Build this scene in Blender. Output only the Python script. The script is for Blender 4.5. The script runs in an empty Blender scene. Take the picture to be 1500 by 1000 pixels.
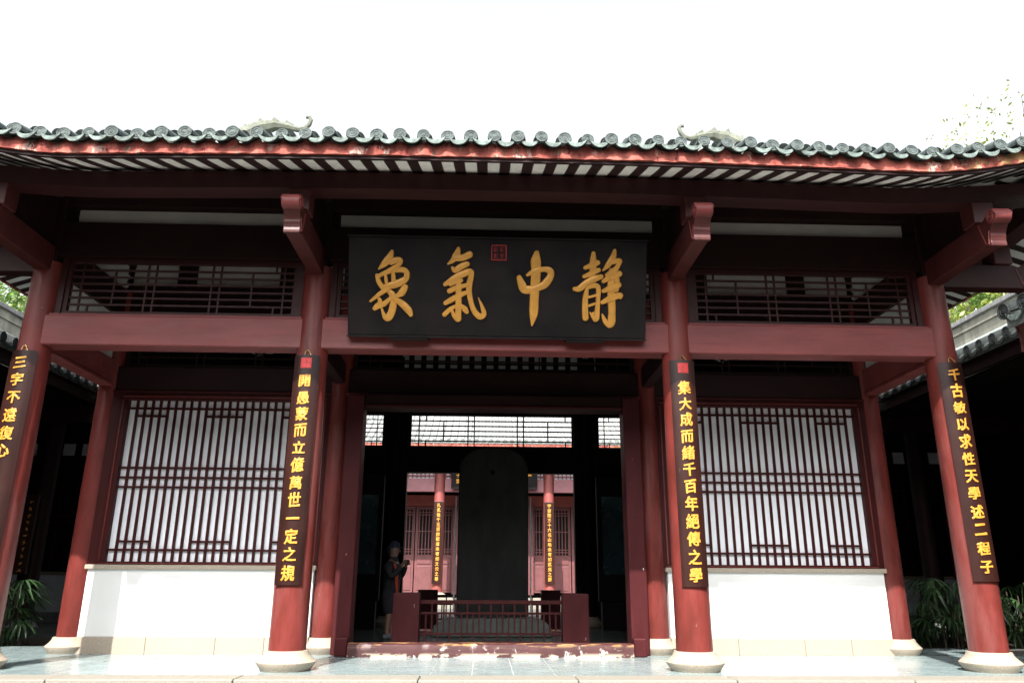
import bpy, math, random
from mathutils import Vector, Matrix, noise as mnoise
R = math.radians
random.seed(7)
scene = bpy.context.scene
col = scene.collection

# ------------------------------------------------------------------ camera
cam = bpy.data.cameras.new('camera'); camo = bpy.data.objects.new('camera', cam); col.objects.link(camo)
cam.sensor_width = 36; cam.lens = 36 * 1126.9 / 1500; cam.clip_start = 0.05; cam.clip_end = 3000
camo.location = (-.0898, -8.6022, .8871)
camo.matrix_world = (Matrix.Translation(camo.location) @ Matrix.Rotation(-.0321, 4, 'Z')
                     @ Matrix.Rotation(math.pi / 2 + .3008, 4, 'X') @ Matrix.Rotation(.0051, 4, 'Z'))
scene.camera = camo

# ------------------------------------------------------------------ sky, sun, exposure
SUN_DIR = Vector((.24, 1, -1.13)).normalized()          # the way the light travels
elev = math.asin(-SUN_DIR.z)
w = bpy.data.worlds.new('World'); scene.world = w; w.use_nodes = True
nt = w.node_tree; nt.nodes.clear()
sky = nt.nodes.new('ShaderNodeTexSky'); sky.sky_type = 'NISHITA'; sky.sun_disc = False
sky.sun_elevation = elev; sky.sun_rotation = math.atan2(-SUN_DIR.x, -SUN_DIR.y)
sky.air_density = 1.0; sky.dust_density = 4.0; sky.ozone_density = 1.0
hs = nt.nodes.new('ShaderNodeHueSaturation'); hs.inputs['Saturation'].default_value = .25; hs.inputs['Value'].default_value = 1.2
bg = nt.nodes.new('ShaderNodeBackground'); bg.inputs['Strength'].default_value = .15
ow = nt.nodes.new('ShaderNodeOutputWorld')
nt.links.new(sky.outputs[0], hs.inputs['Color']); nt.links.new(hs.outputs[0], bg.inputs[0]); nt.links.new(bg.outputs[0], ow.inputs[0])
sl = bpy.data.lights.new('sun', 'SUN'); sl.energy = 4.0; sl.angle = R(.5); sl.color = (1, .95, .88)
so = bpy.data.objects.new('sun', sl); col.objects.link(so)
so.rotation_euler = SUN_DIR.to_track_quat('-Z', 'Y').to_euler()
vs = scene.view_settings
vs.view_transform = 'Standard'; vs.look = 'None'; vs.exposure = 1.5; vs.gamma = 1; vs.use_curve_mapping = False
scene.cycles.max_bounces = 6; scene.cycles.diffuse_bounces = 4; scene.cycles.glossy_bounces = 3
scene.cycles.use_denoising = True

# ------------------------------------------------------------------ materials
MATS = {}
def material(name, base, rough=.5, var=.25, scale=6, stretch=(1, 1, 1), bump=.15, bscale=None, second=None, coat=0,
             patches=None, metallic=0, spec=.5, sub=None):
    """base colour broken up by two noises; patches = [(colour, scale, threshold, stretch, zmax)]"""
    m = bpy.data.materials.new(name); m.use_nodes = True; MATS[name] = m
    t = m.node_tree; n = t.nodes; L = t.links
    b = n['Principled BSDF']; b.inputs['Roughness'].default_value = rough
    b.inputs['Metallic'].default_value = metallic; b.inputs['Coat Weight'].default_value = coat
    b.inputs['Coat Roughness'].default_value = .12; b.inputs['Specular IOR Level'].default_value = spec
    g = n.new('ShaderNodeNewGeometry')
    def nz(s, st, det=6, ro=.6):
        mp = n.new('ShaderNodeMapping'); mp.inputs['Scale'].default_value = st
        L.new(g.outputs['Position'], mp.inputs['Vector'])
        x = n.new('ShaderNodeTexNoise'); x.inputs['Scale'].default_value = s; x.inputs['Detail'].default_value = det
        x.inputs['Roughness'].default_value = ro
        L.new(mp.outputs[0], x.inputs['Vector']); return x.outputs['Fac']
    a = nz(scale, stretch)
    r = n.new('ShaderNodeValToRGB'); c2 = second or base
    r.color_ramp.elements[0].position = .3; r.color_ramp.elements[1].position = .7
    r.color_ramp.elements[0].color = tuple(v * (1 - var) for v in base) + (1,)
    r.color_ramp.elements[1].color = tuple(min(1, v * (1 + var)) for v in c2) + (1,)
    L.new(a, r.inputs[0]); out = r.outputs[0]
    for pc, ps, th, pst, zlim in (patches or []):
        f = nz(ps, pst, 8, .65)
        mr = n.new('ShaderNodeMapRange'); mr.inputs['From Min'].default_value = th; mr.inputs['From Max'].default_value = th + (.03 if ps > 6.5 and ps != 34 and ps != 30 else .14)
        L.new(f, mr.inputs['Value']); fac = mr.outputs[0]
        if zlim is not None:
            sx = n.new('ShaderNodeSeparateXYZ'); L.new(g.outputs['Position'], sx.inputs[0])
            m2 = n.new('ShaderNodeMapRange'); m2.inputs['From Min'].default_value = zlim[1]; m2.inputs['From Max'].default_value = zlim[0]
            L.new(sx.outputs[zlim[2] if len(zlim) > 2 else 2], m2.inputs['Value'])
            mu = n.new('ShaderNodeMath'); mu.operation = 'MULTIPLY'; L.new(fac, mu.inputs[0]); L.new(m2.outputs[0], mu.inputs[1]); fac = mu.outputs[0]
        mx = n.new('ShaderNodeMixRGB'); L.new(fac, mx.inputs[0]); L.new(out, mx.inputs[1]); mx.inputs[2].default_value = tuple(pc) + (1,)
        out = mx.outputs[0]
    L.new(out, b.inputs['Base Color'])
    if bump:
        bn = n.new('ShaderNodeBump'); bn.inputs['Strength'].default_value = bump; bn.inputs['Distance'].default_value = .01
        L.new(nz(bscale or scale * 6, stretch), bn.inputs['Height']); L.new(bn.outputs[0], b.inputs['Normal'])
    rr = n.new('ShaderNodeMapRange'); rr.inputs['To Min'].default_value = max(.03, rough - .1); rr.inputs['To Max'].default_value = min(1, rough + .12)
    L.new(nz(scale * 2.3, stretch), rr.inputs['Value']); L.new(rr.outputs[0], b.inputs['Roughness'])
    return m

WHITEFLECK = ((.62, .58, .54), 24, .715, (1, 1, .35), None)
FADE = ((.15, .048, .044), 2.6, .50, (1, 1, .22), None)
SCUFF = ((.050, .013, .012), 5, .60, (1, 1, .12), None)
GRAIN = ((.085, .018, .016), 34, .58, (1, 1, .05), None)
paint = material('red_wood_paint', (.115, .022, .016), .36, .25, 5, (1, 1, .35), .12, second=(.132, .025, .022), patches=[FADE, GRAIN, SCUFF, WHITEFLECK], spec=.2)
beam = material('red_beam_paint', (.145, .029, .027), .48, .2, 4, (.3, 1, 1), .12, spec=.3, second=(.155, .034, .032), patches=[((.16, .048, .045), 2.2, .52, (.25, 1, 1), None), ((.11, .024, .024), 30, .56, (.05, 1, 1), None), ((.10, .025, .028), 5, .62, (.15, 1, 1), None), ((.6, .5, .48), 30, .74, (.5, 1, 1), None)])
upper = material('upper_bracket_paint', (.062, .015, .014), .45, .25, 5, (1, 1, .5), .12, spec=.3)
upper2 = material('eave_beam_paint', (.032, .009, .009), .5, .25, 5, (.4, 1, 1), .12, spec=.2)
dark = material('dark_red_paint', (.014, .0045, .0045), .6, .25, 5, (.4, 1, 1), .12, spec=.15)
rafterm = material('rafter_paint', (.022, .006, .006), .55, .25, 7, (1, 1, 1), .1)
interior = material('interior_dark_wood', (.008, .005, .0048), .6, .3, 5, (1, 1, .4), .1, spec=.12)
lattm = material('lattice_paint', (.040, .0075, .0075), .5, .2, 9, (1, 1, .4), .1, spec=.12)
jambm = material('door_frame_paint', (.050, .0095, .011), .5, .25, 5, (1, 1, .3), .15, spec=.12, patches=[((.7, .66, .62), 18, .69, (1, 1, .3), None), ((.6, .25, .05), 7, .73, (1, 1, .5), None)])
thresh = material('worn_threshold_paint', (.055, .015, .016), .5, .25, 8, (.4, 1, 1), .25,
                  patches=[((.40, .24, .09), 7, .54, (.45, 1, 3.0), (.165, .10)), ((.60, .57, .52), 9, .60, (.8, 1, .7), (0.0, .16)), ((.55, .50, .38), 9, .47, (.6, 1, 1), (0.0, .055)), ((.50, .47, .43), 28, .66, (.2, 1, 1.5), None)])
white = material('white_plaster', (.66, .66, .65), .7, .04, 2, bump=.05, patches=[((.62, .63, .6), 2.2, .68, (1, 1, .3), None)])
pane = material('white_window_backing', (.80, .82, .87), .6, .04, 2, bump=.02)
soffit = material('white_soffit_board', (.82, .81, .78), .7, .12, 4, bump=.05)
frieze = material('pale_frieze_plaster', (.50, .49, .46), .8, .1, 3, bump=.05)
dimwhite = material('dim_plaster', (.66, .68, .74), .8, .1, 3, bump=.05)
granite = material('pale_granite', (.33, .285, .23), .7, .3, 60, bump=.25, bscale=90, second=(.30, .25, .195), patches=[((.26, .165, .09), 3.2, .62, (1, 1, 1.5), None)])
kerbst = material('kerb_granite', (.20, .185, .155), .7, .3, 70, bump=.25, bscale=90, patches=[((.42, .32, .22), 3, .64, (1, 1, 1), None)])
tilem = material('glazed_floor_tile', (.205, .265, .27), .2, .12, 3, bump=.03, bscale=12, second=(.235, .295, .30))
grout = material('floor_grout', (.42, .43, .41), .8, .1, 20)
floorin = material('inner_floor_stone', (.05, .06, .057), .22, .2, 3, bump=.03)
paving = material('courtyard_paving', (.10, .095, .085), .8, .2, 3)
soil = material('planting_soil', (.035, .026, .018), .9, .4, 14, bump=.5)
rooftile = material('grey_roof_tile', (.11, .125, .12), .7, .35, 14, bump=.3, second=(.17, .195, .185), patches=[((.26, .26, .22), 9, .62, (1, 1, 1), None), ((.14, .19, .10), 6, .66, (1, 1, 1), None)])
disc_m = material('grey_tile_end', (.040, .050, .051), .75, .45, 22, bump=.3, spec=.25, second=(.070, .088, .085))
drip_m = material('pale_drip_tile', (.075, .098, .092), .75, .45, 14, bump=.3, spec=.25, second=(.13, .165, .152), patches=[((.05, .06, .05), 12, .62, (1, 1, .6), None)])
mortar = material('red_eave_mortar', (.20, .045, .04), .9, .5, 9, (1, 1, .6), .35, spec=.08, second=(.30, .09, .07),
                  patches=[((.50, .30, .26), 8, .58, (1, 1, .5), None), ((.10, .03, .03), 11, .60, (1, 1, .35), None), ((.60, .57, .52), 5, .70, (.6, 1, 1.5), None), ((.12, .10, .07), 16, .60, (1, 1, .5), None), ((.30, .28, .09), 7, .50, (1, 1, 1), (6.5, 4.2, 0))])
gold = material('gold_leaf_paint', (.60, .295, .055), .36, .12, 12, bump=.1, metallic=.15)
goldb = material('bright_gold_paint', (.58, .27, .035), .38, .12, 12, bump=.1, metallic=.1)
lacquer = material('black_lacquer', (.009, .008, .010), .5, .4, 2.5, bump=.04, spec=.15, second=(.013, .010, .010))
couplet = material('brown_lacquer', (.022, .0075, .006), .34, .35, 4, (1, 1, .4), .08, coat=.06, spec=.25, patches=[((.07, .06, .06), 14, .68, (1, 1, .2), None)])
sealm = material('red_seal_paint', (.60, .03, .03), .5, .15, 20)
stelem = material('black_stele_stone', (.012, .0125, .0125), .5, .5, 3, (1, 1, .4), .25, spec=.25, second=(.017, .018, .017), patches=[((.07, .072, .07), 4, .68, (2.5, 1, .35), None)])
stoneg = material('green_grey_stone', (.10, .13, .12), .6, .3, 8)
tealm = material('teal_display_panel', (.012, .045, .055), .25, .3, 1.5, bump=.02)
wallm = material('weathered_wall', (.20, .195, .155), .85, .25, 5, (1, 1, .3), .35, second=(.25, .245, .20), patches=[((.11, .12, .09), 6, .62, (1, 1, .25), None)])
capm = material('weathered_coping', (.20, .20, .20), .85, .3, 8, bump=.35)
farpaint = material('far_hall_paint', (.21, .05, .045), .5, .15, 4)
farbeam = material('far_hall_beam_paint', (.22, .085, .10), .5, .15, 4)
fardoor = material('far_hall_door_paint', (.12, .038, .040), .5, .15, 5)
bark = material('tree_bark', (.07, .05, .035), .9, .4, 12, bump=.6)
skinm = material('skin', (.24, .14, .10), .55, .1, 20)
jacketm = material('black_jacket_cloth', (.018, .018, .024), .8, .3, 20)
orangem = material('orange_panel_cloth', (.38, .045, .012), .8, .2, 20)
capcloth = material('navy_cap_cloth', (.02, .024, .05), .8, .3, 20)
shoem = material('grey_shoe_cloth', (.16, .18, .2), .8, .4, 30)
wirem = material('brass_wire', (.35, .22, .08), .4, .2, 20, metallic=.8)
def leafmat(name, c1, c2, rough=.45):
    m = material(name, c1, rough, .35, 2.5, bump=.0, second=c2); b = m.node_tree.nodes['Principled BSDF']
    t = m.node_tree; tr = t.nodes.new('ShaderNodeBsdfTranslucent'); tr.inputs[0].default_value = tuple(v * 1.1 for v in c2) + (1,)
    mx = t.nodes.new('ShaderNodeMixShader'); mx.inputs[0].default_value = .35
    t.links.new(b.outputs[0], mx.inputs[1]); t.links.new(tr.outputs[0], mx.inputs[2])
    t.links.new(mx.outputs[0], t.nodes['Material Output'].inputs[0]); return m
leafa = leafmat('tree_leaf', (.07, .13, .02), (.11, .20, .03))
leafb = leafmat('young_tree_leaf', (.12, .17, .025), (.20, .24, .04))
palm_leaf = leafmat('palm_leaf', (.03, .07, .03), (.05, .10, .035), .3)

# ------------------------------------------------------------------ mesh helpers
class MB:
    def __init__(s): s.v = []; s.f = []
    def add(s, vs_, fs):
        o = len(s.v); s.v += [tuple(p) for p in vs_]; s.f += [tuple(i + o for i in f) for f in fs]; return s
    def box(s, x0, x1, y0, y1, z0, z1):
        return s.add([(x0, y0, z0), (x1, y0, z0), (x1, y1, z0), (x0, y1, z0), (x0, y0, z1), (x1, y0, z1), (x1, y1, z1), (x0, y1, z1)],
                     [(0, 3, 2, 1), (4, 5, 6, 7), (0, 1, 5, 4), (1, 2, 6, 5), (2, 3, 7, 6), (3, 0, 4, 7)])
    def lathe(s, prof, seg=32, c=(0, 0, 0), caps=True):
        vs_ = []; fs = []
        for r, z in prof:
            for k in range(seg):
                a = 2 * math.pi * k / seg; vs_.append((c[0] + r * math.cos(a), c[1] + r * math.sin(a), c[2] + z))
        for i in range(len(prof) - 1):
            for k in range(seg):
                k2 = (k + 1) % seg; fs.append((i * seg + k, i * seg + k2, (i + 1) * seg + k2, (i + 1) * seg + k))
        if caps:
            fs.append(tuple(reversed(range(seg)))); fs.append(tuple(range((len(prof) - 1) * seg, len(prof) * seg)))
        return s.add(vs_, fs)
    def tube(s, pts, rad, seg=8, caps=True, flat=1.0):
        pts = [Vector(p) for p in pts]; vs_ = []; fs = []
        for i, p in enumerate(pts):
            d = (pts[min(i + 1, len(pts) - 1)] - pts[max(i - 1, 0)]).normalized()
            u = d.orthogonal().normalized() if i == 0 else (u - d * u.dot(d)).normalized()
            v = d.cross(u); r = rad[i] if isinstance(rad, (list, tuple)) else rad
            for k in range(seg):
                a = 2 * math.pi * k / seg; vs_.append(p + u * math.cos(a) * r + v * math.sin(a) * r * flat)
        for i in range(len(pts) - 1):
            for k in range(seg):
                k2 = (k + 1) % seg; fs.append((i * seg + k, i * seg + k2, (i + 1) * seg + k2, (i + 1) * seg + k))
        if caps:
            fs.append(tuple(reversed(range(seg)))); fs.append(tuple(range((len(pts) - 1) * seg, len(pts) * seg)))
        return s.add(vs_, fs)
    def prism(s, poly, a0, a1, axis='x'):
        """polygon (list of 2-tuples) swept along an axis from a0 to a1"""
        def P(u, v, a):
            return (a, u, v) if axis == 'x' else ((u, a, v) if axis == 'y' else (u, v, a))
        n = len(poly); vs_ = [P(u, v, a0) for u, v in poly] + [P(u, v, a1) for u, v in poly]
        fs = [tuple(reversed(range(n))), tuple(range(n, 2 * n))] + [(i, (i + 1) % n, n + (i + 1) % n, n + i) for i in range(n)]
        return s.add(vs_, fs)
    def bar(s, p, q, w_, h_):
        """square bar between two points"""
        p = Vector(p); q = Vector(q); d = (q - p).normalized(); up = Vector((0, 0, 1)) if abs(d.z) < .9 else Vector((0, 1, 0))
        a = d.cross(up).normalized() * w_ / 2; b = a.cross(d).normalized() * h_ / 2
        vs_ = [p - a - b, p + a - b, p + a + b, p - a + b, q - a - b, q + a - b, q + a + b, q - a + b]
        return s.add(vs_, [(0, 3, 2, 1), (4, 5, 6, 7), (0, 1, 5, 4), (1, 2, 6, 5), (2, 3, 7, 6), (3, 0, 4, 7)])
    def mesh(s, name, mat, smooth=False):
        me = bpy.data.meshes.new(name); me.from_pydata(s.v, [], s.f); me.validate(); me.materials.append(mat)
        bm_fix(me)
        if smooth:
            for p in me.polygons: p.use_smooth = True
            try: me.set_sharp_from_angle(angle=R(40))
            except Exception: pass
        me.update(); return me
    def build(s, name, mat, parent=None, loc=(0, 0, 0), smooth=False, bevel=0, kind=None):
        o = obj(name, s.mesh(name, mat, smooth), parent, loc)
        if bevel: bev(o, bevel)
        if kind: o['kind'] = kind
        return o
def bm_fix(me):
    import bmesh
    b = bmesh.new(); b.from_mesh(me); bmesh.ops.recalc_face_normals(b, faces=b.faces); b.to_mesh(me); b.free()
def bev(o, wd, seg=2):
    m = o.modifiers.new('bevel', 'BEVEL'); m.width = wd; m.segments = seg; m.limit_method = 'ANGLE'; m.angle_limit = R(40)
    m.harden_normals = False
def obj(name, me, parent=None, loc=(0, 0, 0), rot=(0, 0, 0)):
    o = bpy.data.objects.new(name, me); col.objects.link(o); o.location = loc; o.rotation_euler = rot
    if parent: o.parent = parent
    return o
def empty(name, label=None, cat=None, loc=(0, 0, 0), group=None, rot=(0, 0, 0)):
    o = obj(name, None, None, loc, rot)
    if label: tag(o, label, cat, group)
    return o
def tag(o, label, cat, group=None):
    o['label'] = label; o['category'] = cat
    if group: o['group'] = group
    return o
def structure(o): o['kind'] = 'structure'; return o
def box(name, mat, x0, x1, y0, y1, z0, z1, parent=None, bevel=0):
    return MB().box(x0, x1, y0, y1, z0, z1).build(name, mat, parent, bevel=bevel)

# text meshes from the built-in font
_tc = {}
def glyph(ch, size, depth, mat, weight=.012, shear=.0):
    key = (ch, size, depth, mat.name, weight)
    if key in _tc: return _tc[key]
    cu = bpy.data.curves.new('g', 'FONT'); cu.body = ch; cu.size = size; cu.extrude = depth; cu.offset = 0
    cu.bevel_depth = depth * .5; cu.bevel_resolution = 1; cu.resolution_u = 3; cu.shear = shear
    o = bpy.data.objects.new('g', cu); col.objects.link(o); dg = bpy.context.evaluated_depsgraph_get()
    me = bpy.data.meshes.new_from_object(o.evaluated_get(dg)); bpy.data.objects.remove(o); bpy.data.curves.remove(cu)
    xs = [v.co.x for v in me.vertices]; ys = [v.co.y for v in me.vertices]
    if xs:
        cx = (min(xs) + max(xs)) / 2; cy = (min(ys) + max(ys)) / 2
        if ch == '一': cy = (min(ys) + max(ys)) / 2
        rnd = random.Random(hash(ch) % 999 if False else ord(ch[0]))
        tilt = rnd.uniform(.02, .12)
        for v in me.vertices:
            x = v.co.x - cx; y = v.co.y - cy
            y += tilt * x + .024 * size * math.sin(x / size * 9 + rnd.random() * 6)      # brush-like unevenness
            x += .022 * size * math.sin(y / size * 11 + rnd.random() * 6)
            v.co.x = x * .93; v.co.y = y
    if weight:
        w_ = weight * size; n0 = len(me.vertices); V = [v.co.copy() for v in me.vertices]; F = [tuple(p.vertices) for p in me.polygons]
        vv = []; ff = []
        for q, (dx_, dy_) in enumerate(((0, 0), (w_, .3 * w_), (-w_, -.3 * w_), (.2 * w_, w_), (-.2 * w_, -w_))):
            vv += [(p.x + dx_, p.y + dy_, p.z - .0007 * q) for p in V]; ff += [tuple(i + q * n0 for i in f) for f in F]
        me = bpy.data.meshes.new('gilt_character'); me.from_pydata(vv, [], ff)
    me.materials.clear(); me.materials.append(mat); _tc[key] = me
    return me

# ------------------------------------------------------------------ ground
A, B, D = 2.12, 5.27, 1.87           # inner and outer columns, depth of the porch
structure(box('ground', paving, -400, 400, -400, 400, -1.0, -.62))
structure(box('terrace_base', paving, -15, 15, -.45, 2.9, -.6, -.006))
structure(box('hall_floor', floorin, -5.9, 5.9, 2.9, 10.2, -.6, -.004))
structure(box('rear_courtyard_paving', paving, -15, 15, 10.2, 45, -.6, -.03))
for s in (-1, 1):
    x0, x1 = sorted((s * 5.9, s * 15))
    structure(box('planting_bed', soil, x0, x1, 2.9, 5.2, -.6, -.05))
    structure(box('gallery_floor', floorin, x0, x1, 5.2, 10.2, -.6, -.002))
fl = structure(obj('porch_floor', MB().box(-6.8, 6.8, -.44, 2.86, -.03, -.005).mesh('porch_floor', grout)))
tile = MB().box(-.203, .203, -.203, .203, 0, .012).mesh('floor_tile', tilem)
rnd = random.Random(3)
nx = 33
for i in range(nx):
    for j in range(8):
        o = obj('floor_tile', tile, fl, (-6.6 + .4125 * i, -.235 + .4125 * j, -.012 + rnd.uniform(-.0008, .0008)))
        o.rotation_euler = (rnd.uniform(-.002, .002), rnd.uniform(-.002, .002), 0)
# kerb stones along the terrace edge and the steps below them
kb = structure(obj('terrace_kerb', MB().box(-14.9, 14.9, -.80, -.46, -.6, -.14).mesh('terrace_kerb', kerbst)))
x = -14.6; rnd = random.Random(5)
while x < 14.6:
    l = rnd.choice((1.3, 1.7, 1.5)); o = box('kerb_stone', kerbst, x + .004, min(14.7, x + l) - .004, -.83, -.442, -.139, .004 + rnd.uniform(-.003, .002), kb, .012); x += l
st = structure(obj('front_steps', None))
for k in range(3):
    for q in range(4):
        box('step_stone', kerbst, -2.4 + q * 1.2 + .004, -1.2 + q * 1.2 - .004, -.83 - .32 * (k + 1), -.832 - .32 * k, -.62, -.15 - .15 * k, st, .012)

# ------------------------------------------------------------------ the hall
hall = empty('temple_hall', 'dark red open-fronted temple hall with grey tiled upturned roof and lattice windows', 'hall')
XE, YF, YB = 6.87, -1.8, 9.87         # eave lines of the roof
def sag(d): return -.055 * min(1, max(0, (XE - 1.0 - d) / 3.2)) ** 1.5      # the eave dips a little before it turns up
def upt(d): return sag(d) + .125 * max(0, 2.57 - d) ** 1.62
def ubeam(d): return sag(d) + .05 * max(0, 2.57 - d) ** 1.62
def lift(x, y):
    d1 = XE - abs(x); d2 = min(y - YF, YB - y)
    dm, do = min(d1, d2), max(d1, d2)
    return upt(do) * max(0, 1 - dm / 2.6)
def slope(d): return .32 * d + .045 * max(0, d) ** 2
def roofz(x, y, base=5.02):
    d1 = XE - abs(x); d2 = min(y - YF, YB - y)
    d = min(d1, d2) if abs(x) > 4.65 else d2
    return base + slope(d) + lift(x, y)

def front_column(x, rb, rt, z1, y, base_r, parent=hall):
    m = MB().lathe([(rb, .17), (rb * 1.005, .8), (rb * .985, 2.0), ((rb + rt) / 2 * .985, 3.2), (rt, z1)], 40, (x, y, 0))
    c = m.build('column', paint, parent, smooth=True)
    p = base_r / .30
    MB().lathe([(.245 * p, -.003), (.268 * p, .03), (.298 * p, .068), (.302 * p, .084), (.262 * p, .118), (.228 * p, .155), (.215 * p, .19), (.2 * p, .192)], 40, (x, y, 0)).build('column_base', granite, c, smooth=True)
    return c
for x in (-B, -A, A, B):
    front_column(x, .190, .166, 4.42, 0, .30); box('column_head', dark, x - .12, x + .12, -.12, .12, 4.421, 5.25, hall, .02)
    front_column(x, .158, .148, 4.75, D, .265)
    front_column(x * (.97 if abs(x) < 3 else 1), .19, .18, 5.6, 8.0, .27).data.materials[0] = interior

# --- cantilever arms with scroll ends
def arm(along, c, sgn):
    """along 'y': towards the viewer at x=c; along 'x': sideways from the outer columns"""
    e0, e1 = .05, 1.30
    prof = [(e0, 4.30), (e1 - .04, 4.30), (e1 + .00, 4.278), (e1 + .03, 4.27), (e1 + .052, 4.272), (e1 + .055, 4.30), (e1 + .050, 4.33), (e1 + .056, 4.36), (e1 + .064, 4.385), (e1 + .066, 4.41), (e1 + .080, 4.44), (e1 + .100, 4.465), (e1 + .125, 4.49), (e1 + .15, 4.51),
            (e1 + .13, 4.60), (e1 + .07, 4.63), (e1 + .00, 4.60), (e1 - .05, 4.575), (e1 - .12, 4.60), (e0, 4.60)]
    m = MB(); hw = .085
    if along == 'y':
        m.prism([(-u, v) for u, v in prof], c - hw, c + hw, 'x')
    else:
        m.prism([(c + sgn * u, v) for u, v in prof], -hw, hw, 'y')
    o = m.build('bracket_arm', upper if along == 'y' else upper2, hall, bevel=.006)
    cu, cv = e1 + .12, 4.575
    rr_ = [(-hw - .004, .078), (hw + .004, .078)]
    m = MB()
    if along == 'y': m.tube([(c - hw - .004, -cu, cv), (c + hw + .004, -cu, cv)], .082, 28)
    else: m.tube([(c + sgn * cu, -hw - .004, cv), (c + sgn * cu, hw + .004, cv)], .082, 28)
    m.build('scroll_roll', beam, o, smooth=True, bevel=.006)
    for side in (-1, 1):
        pts = []
        for k in range(30):
            t = k / 29 * 4.2 * math.pi; r = .010 + .060 * (1 - k / 29)
            u = e1 + .12 + r * math.cos(t); v = 4.575 + r * math.sin(t)
            pts.append((c + side * (hw + .006), -u, v) if along == 'y' else (c + sgn * u, side * (hw + .006), v))
        MB().tube(pts, .013, 6).build('scroll_carving', beam, o, smooth=True)
        ed = [(e1 - .10, 4.56), (e1 - .06, 4.42), (e1 - .03, 4.32), (e1 + .02, 4.30), (e1 + .03, 4.38), (e1 + .05, 4.44)]
        pts = [((c + side * hw, -u, v) if along == 'y' else (c + sgn * u, side * hw, v)) for u, v in ed]
        MB().tube(pts, .009, 5).build('scroll_carving', beam, o, smooth=True)
    return o
for x in (-B, -A, A, B):
    arm('y', x, -1)
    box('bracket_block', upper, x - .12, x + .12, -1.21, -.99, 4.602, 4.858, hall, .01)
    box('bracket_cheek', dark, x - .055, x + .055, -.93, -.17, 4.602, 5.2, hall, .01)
for s in (-1, 1):
    arm('x', s * (B - .13), s)
    x0, x1 = sorted((s * 6.08, s * 6.30))
    box('bracket_block', upper, x0, x1, -.12, .12, 4.602, 4.86, hall, .01)
# --- eave beams (front and both sides)
EX = 6.24
def eave_beam():
    m = MB()
    for (p, q) in (((-EX - .45, -1.1), (EX + .45, -1.1)),):
        n = 28
        for k in range(n):
            xa = p[0] + (q[0] - p[0]) * k / n; xb = p[0] + (q[0] - p[0]) * (k + 1) / n
            la, lb = ubeam(XE - abs(xa)), ubeam(XE - abs(xb))
            m.add([(xa, -1.22, 4.86 + la), (xb, -1.22, 4.86 + lb), (xb, -.98, 4.86 + lb), (xa, -.98, 4.86 + la), (xa, -1.22, 5.05 + la), (xb, -1.22, 5.05 + lb), (xb, -.98, 5.10 + lb), (xa, -.98, 5.10 + la)],
                  [(0, 3, 2, 1), (4, 5, 6, 7), (0, 1, 5, 4), (2, 3, 7, 6)] + ([(0, 4, 7, 3)] if k == 0 else []) + ([(1, 2, 6, 5)] if k == n - 1 else []))
    m.build('eave_beam', upper2, hall)
    for s in (-1, 1):
        m = MB(); n = 28; ya, yb = -1.45, 9.4
        for k in range(n):
            y0 = ya + (yb - ya) * k / n; y1 = ya + (yb - ya) * (k + 1) / n
            la, lb = [ubeam(min(v - YF, YB - v)) - .02 for v in (y0, y1)]
            xi, xo = s * (EX - .12), s * (EX + .12)
            m.add([(xi, y0, 4.88 + la), (xo, y0, 4.88 + la), (xo, y1, 4.88 + lb), (xi, y1, 4.88 + lb), (xi, y0, 5.12 + la), (xo, y0, 5.06 + la), (xo, y1, 5.06 + lb), (xi, y1, 5.12 + lb)],
                  [(0, 3, 2, 1), (4, 5, 6, 7), (0, 1, 5, 4), (1, 2, 6, 5), (2, 3, 7, 6), (3, 0, 4, 7)])
        m.build('eave_beam', upper2, hall)
eave_beam()

# --- rafters: front and sides
PITCH = .2335
def rafter_pts(x0, y0, x1, y1, n=5):
    return [(x0 + (x1 - x0) * k / n, y0 + (y1 - y0) * k / n) for k in range(n + 1)]
def rafter(x0, y0, x1, y1, wd=.110, ht=.008, mat=rafterm, drop=-.15):
    pts = rafter_pts(x0, y0, x1, y1); m = MB(); d = Vector((x1 - x0, y1 - y0)).normalized(); nrm = Vector((-d.y, d.x)) * wd / 2
    vs_ = []; fs = []
    for (x, y) in pts:
        z = roofz(x, y) + drop
        vs_ += [(x - nrm.x, y - nrm.y, z), (x + nrm.x, y + nrm.y, z), (x + nrm.x, y + nrm.y, z + ht), (x - nrm.x, y - nrm.y, z + ht)]
    for i in range(len(pts) - 1):
        a = i * 4
        for k in range(4): fs.append((a + k, a + (k + 1) % 4, a + 4 + (k + 1) % 4, a + 4 + k))
    fs += [(3, 2, 1, 0), tuple(len(vs_) - 4 + k for k in range(4))]
    m.add(vs_, fs); m.build('rafter', mat, hall)
nr = 28
for i in range(-nr, nr + 1):
    x = i * PITCH + .055
    if abs(x) > XE - .15: continue
    yend = YF + min(2.1, max(.25, XE - abs(x)))
    rafter(x, YF + .02, x, yend, wd=.110 - .02 * min(1, max(0, abs(x) - 3.6)))
for s in (-1, 1):
    k = 0; y = YF + .12
    while y < YB - .12:
        d = min(y - YF, YB - y)
        if d > .2: rafter(s * (XE - .02), y, s * max(XE - 2.0, XE - d), y)
        y += PITCH
    # hip beam on the diagonal
    m = MB(); P0 = Vector((s * (B + .1), -.1, 5.0)); P1 = Vector((s * (XE - .03), YF + .03, roofz(XE - .03, YF + .03) - .14)); m.bar(P0, P1, .16, .2)
    m.build('hip_beam', rafterm, hall)

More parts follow.
